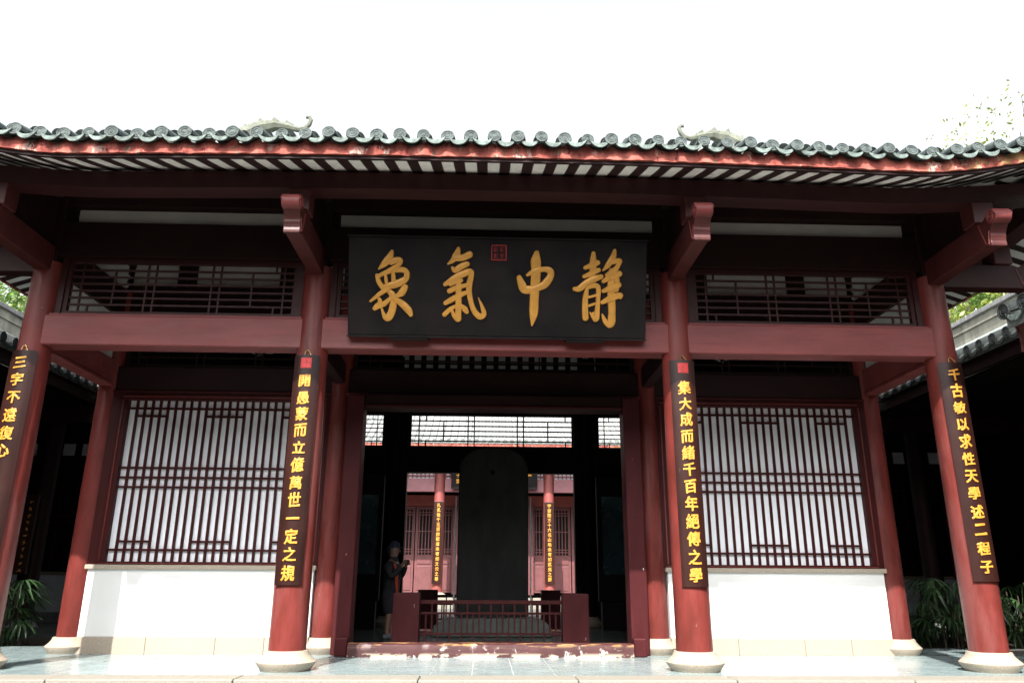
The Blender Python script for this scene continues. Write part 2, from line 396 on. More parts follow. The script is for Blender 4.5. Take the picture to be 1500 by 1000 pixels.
# --- deck (white boards seen between the rafters below, tiles above)
def grid_xy():
    xs = [-XE + 2 * XE * i / 66 for i in range(67)]
    ys = [YF + (YB - YF) * j / 56 for j in range(57)]
    return xs, ys
def deck(name, mat, off, th):
    xs, ys = grid_xy()
    for v in (-4.65, 4.65): xs += [v - .001, v + .001]
    xs = sorted(xs); m = MB(); vs_ = []; fs = []; ny = len(ys)
    for x in xs:
        for y in ys: vs_.append((x, y, roofz(x, y) + off))
    n0 = len(vs_)
    for x in xs:
        for y in ys: vs_.append((x, y, roofz(x, y) + off + th))
    nxs = len(xs)
    for i in range(nxs - 1):
        for j in range(ny - 1):
            a = i * ny + j; fs.append((a, a + 1, a + ny + 1, a + ny)); fs.append((n0 + a, n0 + a + ny, n0 + a + ny + 1, n0 + a + 1))
    for i in range(nxs - 1):
        for j in (0, ny - 1): a = i * ny + j; fs.append((a, a + ny, n0 + a + ny, n0 + a))
    for j in range(ny - 1):
        for i in (0, nxs - 1): a = i * ny + j; fs.append((a, a + 1, n0 + a + 1, n0 + a))
    m.add(vs_, fs); return m
roof = deck('roof', soffit, -.1425, .07).build('roof', soffit, hall)
deck('tile_bed', rooftile, -.03, .05).build('tile_bed', rooftile, roof)
# dark ceilings over the porch and the hall so the roof space stays closed
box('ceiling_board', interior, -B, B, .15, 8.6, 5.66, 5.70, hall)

# --- tiles
def disc_mesh():
    m = MB(); R0 = .065
    prof = [(.0001, .004), (.018, .003), (.021, -.001), (.030, -.001), (.033, .003), (.040, .003), (.043, -.001), (.051, -.001), (.054, .004), (R0, .004), (R0, -.016), (.0001, -.016)]
    vs_ = []; fs = []; seg = 20
    for r, h in prof:
        for k in range(seg):
            a = 2 * math.pi * k / seg; vs_.append((r * math.cos(a), -h, r * math.sin(a)))
    for i in range(len(prof) - 1):
        for k in range(seg):
            k2 = (k + 1) % seg; fs.append((i * seg + k, i * seg + k2, (i + 1) * seg + k2, (i + 1) * seg + k))
    m.add(vs_, fs)
    # first cover tile behind the disc
    vs_ = []; fs = []
    for j, (yy, zz) in enumerate(((.016, 0), (.34, .11))):
        for k in range(11):
            a = math.pi * k / 10 * 1.16 - .08 * math.pi
            vs_.append((.068 * math.cos(a), yy, zz + .068 * math.sin(a)))
    fs = [(k, k + 1, 12 + k, 11 + k) for k in range(10)]
    m.add(vs_, fs)
    return m.mesh('eave_tile', disc_m, True)
def drip_mesh():
    m = MB(); n = 12; hw = .102; vs_ = []
    for k in range(n + 1):
        t = -1 + 2 * k / n; x = hw * t
        zt = -.040 * (1 - t * t) ; zb = -.040 - .045 * (1 - abs(t) ** 2.2) + .038 * abs(t) ** 3
        for y in (-.012, .004): vs_ += [(x, y, zt), (x, y, zb)]
    fs = []
    for k in range(n):
        a = k * 4; b = a + 4
        fs += [(a, a + 1, b + 1, b), (a + 2, b + 2, b + 3, a + 3), (a, b, b + 2, a + 2), (a + 1, a + 3, b + 3, b + 1)]
    fs += [(0, 2, 3, 1), (n * 4, n * 4 + 1, n * 4 + 3, n * 4 + 2)]
    m.add(vs_, fs)
    vs_ = []; fs = []
    for j, (yy, zz) in enumerate(((.004, 0), (.34, .108))):
        for k in range(n + 1):
            t = -1 + 2 * k / n; vs_.append((hw * t, yy, zz - .040 * (1 - t * t) - .004))
    fs = [(k, k + 1, n + 2 + k, n + 1 + k) for k in range(n)]
    m.add(vs_, fs)
    return m.mesh('drip_tile', drip_m, True)
disc, drip = disc_mesh(), drip_mesh()
shade_tile = material('shaded_roof_tile', (.022, .026, .026), .85, .35, 16, bump=.3, spec=.2)  # tile colour darkened so these eave ends look shaded
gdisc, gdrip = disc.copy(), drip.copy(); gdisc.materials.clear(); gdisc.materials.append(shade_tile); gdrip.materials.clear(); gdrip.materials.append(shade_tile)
trnd = random.Random(11)
DZ = .078
def eave_pieces(axis):
    if axis == 'front':
        for i in range(-29, 30):
            x = i * PITCH - .06
            if abs(x) > XE - .04: continue
            z = roofz(x, YF) + DZ; tw = (roofz(x + .1, YF) - roofz(x - .1, YF)) / .2
            o = obj('eave_tile', disc, roof, (x + trnd.uniform(-.006, .006), YF - .10 + trnd.uniform(-.022, .016), z + trnd.uniform(-.010, .008)), (R(-6) + trnd.uniform(-.09, .09), -math.atan(tw) * .6 + trnd.uniform(-.06, .06), trnd.uniform(-.10, .10))); sc = trnd.uniform(.93, 1.05); o.scale = (sc, 1, sc)
            xm = x + PITCH / 2
            if xm < XE - .04:
                o = obj('drip_tile', drip, roof, (xm, YF - .10 + trnd.uniform(-.008, .008), roofz(xm, YF) + .055 + trnd.uniform(-.009, .007)), (R(-4) + trnd.uniform(-.05, .05), -math.atan(tw) * .9 + trnd.uniform(-.05, .05), trnd.uniform(-.06, .06)))
    else:
        s = axis
        for i in range(0, 49):
            y = YF + .12 + i * PITCH
            if y > YB - .1: break
            z = roofz(XE, y) + DZ
            obj('eave_tile', disc, roof, (s * (XE + .07), y, z), (R(-6), 0, s * R(90)))
            obj('drip_tile', drip, roof, (s * (XE + .065), y + PITCH / 2, roofz(XE, y + PITCH / 2) + .055), (R(-4), 0, s * R(90)))
eave_pieces('front'); eave_pieces(-1); eave_pieces(1)
def cover_row(m, pts):
    vs_ = []; fs = []; n = len(pts)
    for i, p in enumerate(pts):
        p = Vector(p); d = (Vector(pts[min(i + 1, n - 1)]) - Vector(pts[max(i - 1, 0)])).normalized()
        side = d.cross(Vector((0, 0, 1))).normalized(); up = side.cross(d)
        for k in range(7):
            a = math.pi * k / 6; vs_.append(p + side * math.cos(a) * .066 + up * math.sin(a) * .066)
    for i in range(n - 1):
        for k in range(6): fs.append((i * 7 + k, i * 7 + k + 1, i * 7 + 8 + k, i * 7 + 7 + k))
    m.add(vs_, fs)
m = MB(); ymid = (YF + YB) / 2
for i in range(-29, 30):
    x = i * PITCH - .06
    if abs(x) > XE - .04: continue
    dm = (ymid - YF) if abs(x) <= 4.65 else XE - abs(x)
    for sgn, y0 in ((1, YF), (-1, YB)):
        cover_row(m, [(x, y0 + sgn * (.2 + (dm - .2) * k / 12), roofz(x, y0 + sgn * (.2 + (dm - .2) * k / 12)) + .10 + .05 * max(0, 1 - k / 2)) for k in range(13)])
for s in (-1, 1):
    for i in range(49):
        y = YF + .12 + i * PITCH; d = min(y - YF, YB - y, XE - 4.68)
        if d < .35: continue
        cover_row(m, [(s * (XE - .2 - (d - .2) * k / 8), y, roofz(XE - .2 - (d - .2) * k / 8, y) + .10) for k in range(9)])
m.build('cover_tile_rows', rooftile, roof, smooth=True, kind='stuff')
# ridges and their carved ends
m = MB(); m.box(-4.7, 4.7, ymid - .12, ymid + .12, roofz(0, ymid) - .1, roofz(0, ymid) + .26); m.build('main_ridge', rooftile, roof, bevel=.03)
for s in (-1, 1):
    m = MB(); m.add([(s * 4.66, YF + 2.3 + 0 * k, 0) for k in ()], [])
    ys = [YF + 2.3 + (YB - YF - 4.6) * k / 16 for k in range(17)]
    zb = 5.02 + slope(XE - 4.65) - .1
    vs_ = [(s * 4.63, y, zb) for y in ys] + [(s * 4.63, y, roofz(0, y) + .02) for y in ys]
    m.add(vs_, [(k, k + 1, 18 + k, 17 + k) for k in range(16)]); m.build('gable_wall', mortar, roof)
    for yc, y1 in ((YF, 1), (YB, -1)):
        pts = []
        for k in range(9):
            d = 2.2 * (1 - k / 8) + .02; pts.append((s * (XE - d), yc + y1 * d, roofz(XE - d, yc + y1 * d) + .17))
        MB().tube(pts, .10, 8).build('hip_ridge', rooftile, roof, smooth=True)
        pts = [(s * 4.68, yc + y1 * (2.2 + (ymid - YF - 2.2) * k / 10), roofz(0, yc + y1 * (2.2 + (ymid - YF - 2.2) * k / 10)) + .1) for k in range(11)]
        MB().tube(pts, .085, 8).build('gable_ridge', rooftile, roof, smooth=True)
    # fish-dragon with a curled tail
    q = [(4.95, 8.45), (4.62, 8.70), (4.36, 8.88), (4.10, 8.955), (3.86, 8.92), (3.68, 8.87), (3.56, 8.90), (3.49, 8.99), (3.465, 9.08), (3.50, 9.14), (3.56, 9.14)]
    rr = [.22, .20, .15, .10, .07, .055, .05, .045, .04, .035, .03]
    og = MB().tube([(s * a, ymid, b) for a, b in q], rr, 8); 
    for k in range(1, 5):
        a, b = q[k]; og.prism([(s * (a - .09), b + rr[k] * .6), (s * (a + .10), b + rr[k] * .6), (s * (a + .05), b + rr[k] + .07)], ymid - .025, ymid + .025, 'y')
    og.build('ridge_ornament', material('lichened_ridge_stone', (.10, .11, .085), .85, .4, 12, bump=.5) if s < 0 else MATS['lichened_ridge_stone'], roof, smooth=True)

# --- weathered red mortar band under the eave tiles
def mortar_band():
    m = MB(); n = 420; vs_ = []; fs = []
    for i in range(n + 1):
        x = -XE + 2 * XE * i / n; zr = roofz(x, YF); ph = (x + .06) / PITCH
        arch = abs(math.sin(math.pi * ph)); top = zr + .0 + .045 * (1 - arch ** .8) * 1.1
        bot = zr - .118
        for k in range(5):
            t = k / 4; z = bot + (top - bot) * t
            nz_ = mnoise.fractal(Vector((x * 6, z * 9, 3)), 1, 2, 4)
            y = YF - .040 + .012 * t + .020 * nz_ + (.015 * arch if k == 4 else 0)
            vs_.append((x, y, z + (.010 * mnoise.noise(Vector((x * 9, 0, 7))) if k == 0 else 0)))
        vs_.append((x, YF + .06, bot)); vs_.append((x, YF + .06, top))
    for i in range(n):
        a = i * 7; b = a + 7
        for k in range(4): fs.append((a + k, a + k + 1, b + k + 1, b + k))
        fs.append((a, b, b + 5, a + 5)); fs.append((a + 4, a + 6, b + 6, b + 4))
    m.add(vs_, fs); m.build('eave_mortar', mortar, roof, smooth=True)
    m = MB(); vs_ = []; n = 80
    for i in range(n + 1):
        x = -XE + 2 * XE * i / n; z = roofz(x, YF)
        vs_ += [(x, YF - .012, z - .153), (x, YF - .012, z - .119), (x, YF + .02, z - .119), (x, YF + .02, z - .153)]
    m.add(vs_, [(i * 4 + k, i * 4 + (k + 1) % 4, i * 4 + 4 + (k + 1) % 4, i * 4 + 4 + k) for i in range(n) for k in range(4)])
    m.build('fascia_board', dark, hall)
    for s in (-1, 1):
        m = MB(); vs_ = []; n = 80
        for i in range(n + 1):
            y = YF + (YB - YF) * i / n; z = roofz(XE, y)
            vs_ += [(s * (XE + .03), y, z - .155), (s * (XE + .04), y, z + .05), (s * (XE - .02), y, z + .05), (s * (XE - .02), y, z - .155)]
        m.add(vs_, [(i * 4 + k, i * 4 + (k + 1) % 4, i * 4 + 4 + (k + 1) % 4, i * 4 + 4 + k) for i in range(n) for k in range(4)])
        m.build('eave_mortar', mortar, roof)
mortar_band()

# --- beams and friezes of the front row
for k, (x0, x1) in enumerate(((-B, -A), (-A, A), (A, B))):
    g = .10
    box('tie_beam', beam, x0 + g, x1 - g, -.125, .125, 3.405, 3.762, hall, .014)
    box('beam_ledge', beam, x0 + g, x1 - g, -.10, .10, 3.764, 3.79, hall, .005)
    box('upper_beam', dark, x0 + g, x1 - g, -.09, .09, 4.50, 4.945, hall, .01)
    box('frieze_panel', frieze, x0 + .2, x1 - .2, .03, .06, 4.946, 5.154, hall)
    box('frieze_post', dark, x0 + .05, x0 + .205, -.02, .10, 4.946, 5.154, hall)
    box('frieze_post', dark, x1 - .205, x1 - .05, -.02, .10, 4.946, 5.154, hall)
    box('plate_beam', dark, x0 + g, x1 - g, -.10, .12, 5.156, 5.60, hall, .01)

tlat = material('transom_paint', (.030, .0075, .0075), .5, .2, 9, (1, 1, .4), .1, spec=.2)
def transom(x0, x1, y, z0, z1, mat, parent, rows=7, fr=.05, bw=.020):
    t = MB()
    t.box(x0, x1, y - .03, y + .03, z0, z0 + fr).box(x0, x1, y - .03, y + .03, z1 - fr, z1)
    t.box(x0, x0 + fr, y - .03, y + .03, z0 + fr, z1 - fr).box(x1 - fr, x1, y - .03, y + .03, z0 + fr, z1 - fr)
    o = t.build('transom_lattice', mat, parent)
    xa, xb, za, zb = x0 + fr, x1 - fr, z0 + fr, z1 - fr; h = (zb - za) / rows
    for k in range(1, rows):
        z = za + h * k; box('lattice_bar', mat, xa, xb, y - .014, y + .014, z - bw / 2, z + bw / 2, o)
    def vb(u, r0, r1):
        xx = xa + (xb - xa) * u
        box('lattice_bar', mat, xx - bw / 2, xx + bw / 2, y - .0115, y + .0115, za + h * r0, za + h * r1, o)
    for u in (.045, .335, .372, .628, .665, .955): vb(u, 0, rows)
    for u in (.19, .81): vb(u, 1, rows - 1)
    for u in (.085, .915): vb(u, 0, 1); vb(u, rows - 1, rows)
    return o
for (x0, x1) in ((-B, -A), (-A, A), (A, B)):
    e = .16
    box('transom_stile', tlat, x0 + e, x0 + e + .07, -.05, .05, 3.792, 4.498, hall)
    box('transom_stile', tlat, x1 - e - .07, x1 - e, -.05, .05, 3.792, 4.498, hall)
    transom(x0 + e + .072, x1 - e - .072, 0, 3.792, 4.498, tlat, hall)

# --- side frames between front and back columns
for s in (-1, 1):
    xs = s * B
    box('tie_beam', beam, xs - .085, xs + .085, .15, 1.74, 3.42, 3.74, hall, .012)
    box('beam_moulding', beam, xs - .10, xs + .10, .16, 1.73, 3.38, 3.418, hall, .008)
    box('frieze_panel', frieze, xs - .02, xs + .02, .1, 1.80, 3.742, 4.36, hall)
    box('side_beam', dark, xs - .08, xs + .08, .1, 1.80, 4.362, 4.77, hall, .01)
    box('frieze_panel', frieze, xs - .02, xs + .02, .1, 1.80, 4.772, 5.155, hall)
    box('plate_beam', dark, xs - .09, xs + .09, .13, 8, 5.157, 5.62, hall, .01)
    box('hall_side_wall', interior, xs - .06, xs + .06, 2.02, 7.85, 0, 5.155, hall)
for s in (-1, 1):
    box('tie_beam', dark, s * A - .07, s * A + .07, .15, 1.74, 3.45, 3.74, hall, .012)

# --- back row of the porch: door, lattice windows, beams
for k, (x0, x1) in enumerate(((-B, -A), (-A, A), (A, B))):
    g = .08
    box('lintel_beam', dark, x0 + g, x1 - g, D - .1, D + .1, 3.335, 3.67, hall, .012)
    box('lintel_moulding', beam if k == 1 else lattm, x0 + g, x1 - g, D - .115, D + .08, 3.292, 3.333, hall, .008)
    box('frieze_panel', frieze, x0 + g, x1 - g, D + .0, D + .03, 4.86 if k != 1 else 4.86, 5.3, hall)
    box('upper_beam', dark, x0 + g, x1 - g, D - .08, D + .08, 4.30, 4.858, hall, .01)
    box('plate_beam', dark, x0 + g, x1 - g, D - .07, D + .09, 5.302, 5.655, hall)
    transom(x0 + .15, x1 - .15, D, 3.672, 4.298, dark, hall, rows=5)
    if k != 1:
        for fx in (.27, .73):
            xx = x0 + (x1 - x0) * fx
            box('frieze_post', dark, xx - .13, xx + .13, D - .05, D + .02, 4.70, 5.32, hall)
def window(x0, x1, s):
    y = 1.80; z0, z1 = 1.095, 3.20
    w_ = box('lattice_window', pane, x0 - .02, x1 + .02, y + .028, y + .045, z0 - .02, z1 + .02, hall)
    fx0, fx1 = x0 - .11, x1 + .11
    for (a, b, c, d, yy, mt, dp) in ((fx0, fx1, z1, z1 + .085, y, lattm, .06), (fx0, fx1, z0 - .045, z0, y, lattm, .06), (fx0, x0, z0, z1, y, lattm, .06), (x1, fx1, z0, z1, y, lattm, .06)):
        box('window_frame', mt, a, b, yy - .05, yy + .05, c, d, w_, .008)
    for (a, b, c, d) in ((x0 - .07, x1 + .07, z1 + .035, z1 + .05), (x0 - .07, x1 + .07, z0 - .03, z0 - .018), (x0 - .075, x0 - .06, z0, z1), (x1 + .06, x1 + .075, z0, z1)):
        box('frame_moulding', paint, a, b, y - .062, y - .052, c, d, w_)
    N = 25; cw = (x1 - x0) / N; bw = .032
    zt1, zm, zb1 = 3.09, (2.29, 2.163, 2.038), 1.24
    zt2, zb2 = 2.985, 1.345
    def hb(a, b, z, t=.026):
        box('lattice_bar', lattm, a, b, y - .012, y + .022, z - t / 2, z + t / 2, w_)
    for z in (zt1,) + zm + (zb1,): hb(x0, x1, z)
    blocks = ((1, 5), (10, 15), (20, 24))
    for a, b in blocks:
        hb(x0 + cw * a - .01, x0 + cw * b + .01, zt2); hb(x0 + cw * a - .01, x0 + cw * b + .01, zb2)
    for k in range(1, N):
        xx = x0 + cw * k
        box('lattice_bar', lattm, xx - bw / 2, xx + bw / 2, y - .008, y + .018, z0, z1, w_)
window(-4.94, -2.36, -1); window(2.36, 5.0, 1)
for s in (-1, 1):
    xi, xo = s * 2.28, s * 5.12
    x0, x1 = sorted((xi, xo))
    dw = box('dado_wall', white, x0, x1, 1.735, 1.93, .2, 1.0, hall)
    box('dado_coping', granite, x0 - .03, x1 + .03, 1.70, 1.95, 1.0, 1.055, dw, .006)
    xx = x0; rnd = random.Random(9)
    while xx < x1 - .05:
        l = min(x1 - xx, rnd.choice((.72, .85, .6))); 
        if x1 - xx - l < .3: l = x1 - xx
        box('plinth_stone', granite, xx + .002, xx + l - .002, 1.715, 1.94, -.002, .2 + rnd.uniform(-.002, .002), dw, .005); xx += l
    # plugs between window frame and columns
    a, b = sorted((s * 2.13, s * 2.26)); box('window_stile', lattm, a, b, 1.76, 1.90, 1.057, 3.29, hall)
    a, b = sorted((s * 5.04 if s < 0 else 5.10, s * 5.2)); box('window_stile', lattm, a, b, 1.76, 1.90, 1.057, 3.29, hall)
# door frame
for s in (-1, 1):
    a, b = sorted((s * 1.75, s * 1.98)); box('door_jamb', jambm, a, b, 1.60, 1.92, 0, 3.28, hall, .02)
    a, b = sorted((s * 1.74, s * 1.90)); box('jamb_foot', jambm, a, b, 1.40, 1.58, .0, .22, hall, .02)
box('door_lintel', dark, -1.74, 1.74, 1.62, 1.92, 3.102, 3.29, hall, .012)
box('lintel_moulding', lattm, -1.74, 1.74, 1.60, 1.618, 3.11, 3.14, hall, .004)
def threshold():
    m = MB(); n = 90; vs_ = []
    for i in range(n + 1):
        x = -1.73 + 3.46 * i / n; q = mnoise.noise(Vector((x * 7, 2, 1))) * .010; r_ = mnoise.noise(Vector((x * 11, 5, 1))) * .008
        vs_ += [(x, 1.36 + r_, 0), (x, 1.355 + q, .07), (x, 1.365 + q, .14 + r_ * .6), (x, 1.385, .153 + q * .4), (x, 1.56, .155), (x, 1.58, 0)]
    m.add(vs_, [(i * 6 + k, i * 6 + (k + 1) % 6, i * 6 + 6 + (k + 1) % 6, i * 6 + 6 + k) for i in range(n) for k in range(6)] + [(0, 1, 2, 3, 4, 5), tuple(n * 6 + k for k in range(6))])
    m.build('threshold', thresh, hall, smooth=True)
threshold()

# --- rear wall of the hall with its opening
for s in (-1, 1):
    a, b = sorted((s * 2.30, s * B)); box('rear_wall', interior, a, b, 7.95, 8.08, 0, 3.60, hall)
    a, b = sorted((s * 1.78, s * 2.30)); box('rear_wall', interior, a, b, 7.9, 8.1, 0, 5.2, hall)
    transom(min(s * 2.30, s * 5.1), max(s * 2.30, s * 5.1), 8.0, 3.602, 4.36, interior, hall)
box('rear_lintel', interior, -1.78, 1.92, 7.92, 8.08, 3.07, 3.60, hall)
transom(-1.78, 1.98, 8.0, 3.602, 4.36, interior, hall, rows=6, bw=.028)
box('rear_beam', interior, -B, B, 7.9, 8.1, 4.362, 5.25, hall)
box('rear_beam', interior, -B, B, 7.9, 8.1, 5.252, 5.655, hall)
fz = box('frieze_panel', frieze, -2.1, 2.3, 7.87, 7.895, 5.27, 5.64, hall)
for k in range(17):
    box('frieze_post', interior, -2.1 + k * .266, -2.1 + k * .266 + .115, 7.82, 7.868, 5.26, 5.65, fz)
box('frieze_post', interior, -2.1, 2.3, 7.83, 7.86, 5.435, 5.47, fz)
# display cases on the side walls
for s, lab in ((-1, 'left'), (1, 'right')):
    e = empty('display_panel', 'dark display case with teal glass by the %s rear pillar inside the hall' % lab, 'display case', (s * 2.62, 7.0, 0), 'display cases inside the hall')
    box('case_frame', interior, -.5, .5, 0, .12, .5, 2.9, e, .02); box('case_glass', tealm, -.4, .4, -.02, .0, 1.0, 2.5, e)
    box('case_foot', interior, -.45, .45, -.05, .12, 0, .5, e, .01)

# ------------------------------------------------------------------ name board with carved characters
def catmull(pts, n=6):
    out = []
    P = [pts[0]] + list(pts) + [pts[-1]]
    for i in range(1, len(P) - 2):
        p0, p1, p2, p3 = P[i - 1], P[i], P[i + 1], P[i + 2]
        for k in range(n):
            t = k / n
            out.append(tuple(.5 * (2 * b + (c - a) * t + (2 * a - 5 * b + 4 * c - d) * t * t + (3 * b - a - 3 * c + d) * t ** 3) for a, b, c, d in zip(p0, p1, p2, p3)))
    out.append(tuple(pts[-1])); return out
GL = {
 '象': [[(462,182,14),(440,235,28),(395,290,26),(345,338,6)], [(455,280,20),(500,258,24),(538,262,20),(525,298,20),(480,330,20),(430,352,14)],
   [(330,395,14),(345,450,19),(380,505,18)], [(345,402,14),(420,365,19),(500,348,20),(570,347,22),(598,378,22),(588,425,24),(540,458,28),(470,482,28),(400,495,16)],
   [(405,390,12),(418,470,14)], [(472,350,14),(480,440,18)], [(440,505,20),(360,560,18),(275,628,10)],
   [(430,530,18),(468,570,24),(480,640,26),(466,720,28),(435,775,28),(402,765,18),(374,690,7)], [(345,600,12),(362,632,16),(332,675,22),(314,692,18)],
   [(335,685,12),(400,650,20),(452,600,14)], [(583,502,24),(552,552,27),(512,580,16),(478,592,12)], [(488,605,18),(560,652,26),(618,712,27),(638,748,18)]],
 '氣': [[(1060,152,14),(1045,210,28),(1010,258,20),(970,290,8)], [(1030,238,24),(1100,234,25),(1160,205,27)], [(1010,325,12),(1035,348,22),(1090,312,24),(1140,292,22)],
   [(945,475,16),(1030,420,26),(1110,378,26),(1170,360,24),(1178,400,22),(1162,480,24),(1165,560,22),(1185,650,20),(1215,720,22),(1262,766,24),(1298,742,22),(1283,680,14),(1247,595,4)],
   [(1068,440,18),(1068,560,24),(1068,680,24),(1065,785,26)], [(985,535,20),(1050,505,20),(1142,480,16)], [(950,643,18),(1010,610,22),(1080,572,20),(1140,548,16)],
   [(1050,665,12),(990,702,18),(942,748,18)], [(1085,655,8),(1118,690,22),(1142,722,18)], [(1008,700,8),(1025,750,16),(1060,792,20)], [(990,480,12),(1092,440,14)]],
 '中': [[(395,188,20),(390,260,38),(392,350,36),(388,450,36),(380,600,34),(376,740,32),(362,845,6)], [(240,412,20),(262,470,30),(290,518,32),(345,520,30)],
   [(315,388,12),(380,352,24),(460,336,20),(515,348,26),(526,392,26),(492,450,30),(450,488,28),(350,522,22)]],
 '靜': [[(912,190,16),(912,260,26),(910,340,26),(905,410,24)], [(840,320,16),(900,298,20),(952,275,20)], [(832,400,16),(900,370,20),(962,342,18)],
   [(745,513,16),(790,510,24),(850,462,26),(920,424,26),(985,402,20)], [(862,500,14),(846,600,22),(845,700,24),(850,775,25)],
   [(865,500,14),(930,482,20),(962,505,20),(962,600,18),(957,700,20),(946,782,25),(918,768,14),(892,728,6)], [(870,590,10),(945,570,10)], [(870,668,10),(945,642,10)], [(905,745,12),(930,735,14)],
   [(1105,165,14),(1090,230,25),(1045,300,22),(1000,345,6)], [(1070,272,18),(1145,257,22),(1150,280,16),(1108,342,22),(1040,388,18)],
   [(1008,442,16),(1080,402,25),(1152,375,24)], [(1010,532,16),(1080,502,25),(1148,475,22)], [(1000,635,16),(1070,602,25),(1162,568,22),(1165,590,14)],
   [(1085,350,24),(1080,480,28),(1085,600,30),(1092,720,28),(1088,815,30),(1066,845,18),(1028,800,18),(1003,742,6)], [(1120,380,20),(1135,450,20),(1128,520,20)]],
}
def brush_char(ch, ox, parent, to):
    """each stroke a raised, rounded ribbon; `to` maps crop pixels to the board"""
    m = MB()
    for si, stroke in enumerate(GL[ch]):
        pts = catmull(stroke, 6); lv = .018 + .0016 * (si % 7)
        P2 = [to(ox, x, y) for x, y, r in pts]; rr = [r * .00152 for _, _, r in pts]
        vs_ = []; fs = []; n = len(pts); ns = 8
        for i in range(n):
            a, b = Vector(P2[max(i - 1, 0)]), Vector(P2[min(i + 1, n - 1)]); d = (b - a); d = d.normalized() if d.length > 1e-6 else Vector((1, 0))
            nr_ = Vector((-d.y, d.x)); c = Vector(P2[i])
            for (u, h) in ((-1, 0), (-.97, lv * .6), (-.80, lv), (0, lv * 1.12), (.80, lv), (.97, lv * .6), (1, 0)):
                q = c + nr_ * u * rr[i]; vs_.append((q.x, -h, q.y))
        for i in range(n - 1):
            for k in range(6): fs.append((i * 7 + k, i * 7 + k + 1, i * 7 + 8 + k, i * 7 + 7 + k))
        m.add(vs_, fs)
        for e, sg in ((0, -1), (n - 1, 1)):      # rounded ends
            a, b = (Vector(P2[0]), Vector(P2[1])) if e == 0 else (Vector(P2[-1]), Vector(P2[-2])); d = (a - b).normalized() if (a - b).length > 1e-6 else Vector((1, 0)); nr_ = Vector((-d.y, d.x))
            vs_ = [(P2[e][0], -lv * 1.12, P2[e][1])]
            for k in range(9):
                t = math.pi * k / 8
                for u, h in ((.80, lv), (.97, lv * .6), (1, 0)):
                    q = Vector(P2[e]) + (nr_ * math.cos(t) + d * math.sin(t)) * rr[e] * u; vs_.append((q.x, -h, q.y))
            fs = []
            for k in range(8):
                a0 = 1 + k * 3; fs.append((0, a0, a0 + 3)); fs.append((a0, a0 + 1, a0 + 4, a0 + 3)); fs.append((a0 + 1, a0 + 2, a0 + 5, a0 + 4))
            m.add(vs_, fs)
    me = bpy.data.meshes.new('carved_character'); me.from_pydata(m.v, [], m.f); me.materials.append(gold)
    for p in me.polygons: p.use_smooth = True
    me.set_sharp_from_angle(angle=R(50))
    o = obj('carved_character', me, parent, (0, -.047, 0)); return o
W_, H_ = 3.40, 1.115
plq = empty('name_board', 'large black name board with four gold brush characters leaning out above the doorway', 'name board', (.012, -.19, 3.55), rot=(math.atan2(.36, 1.055), 0, 0))
box('board', lacquer, -W_ / 2, W_ / 2, -.045, .045, 0, H_, plq, .012)
for (a, b, c, d) in ((-W_ / 2 - .012, W_ / 2 + .012, H_ + .001, H_ + .022), (-W_ / 2 - .012, W_ / 2 + .012, -.022, -.001)):
    box('board_edge', lacquer, a, b, -.055, .055, c, d, plq, .006)
for xx in (-1.0, 1.0): box('board_bracket', interior, xx - .22, xx + .22, -.09, .05, -.055, -.023, plq, .005)
def to_board(ox, x, y):
    px, py = ox + x / 6.25, 340 + y / 6.25
    u = (px - 511) / (945 - 511); top = 347 + 6 * u; bot = 489 + 6 * u
    v = (bot - py) / (bot - top)
    v = v * (1 + .05 * (1 - v) * 0)
    return ((u - .5) * W_, v * H_)
for ch, ox in (('象', 500), ('氣', 500), ('中', 720), ('靜', 720)): brush_char(ch, ox, plq, to_board)
sx, sz = to_board(500, (728.5 - 500) * 6.25, (370 - 340) * 6.25)
m = MB(); a = .088
for (x0, x1, z0, z1) in ((-a, a, a - .012, a), (-a, a, -a, -a + .012), (-a, -a + .012, -a, a), (a - .012, a, -a, a)): m.box(sx + x0, sx + x1, -.058, -.046, sz + z0, sz + z1)
rnd = random.Random(4)
for i in range(2):
    for j in range(2):
        cx, cz = sx - .036 + i * .072, sz - .036 + j * .072
        for q in range(3):
            m.box(cx - .026, cx + .026, -.0505 - .001 * q, -.046, cz - .022 + q * .02, cz - .018 + q * .02)
        xx = cx + rnd.uniform(-.015, .015); m.box(xx - .003, xx + .003, -.052, -.0455, cz - .026, cz + .026)
dimseal = material('dull_red_seal_paint', (.30, .02, .02), .5, .2, 20)
m.build('seal', dimseal, plq)

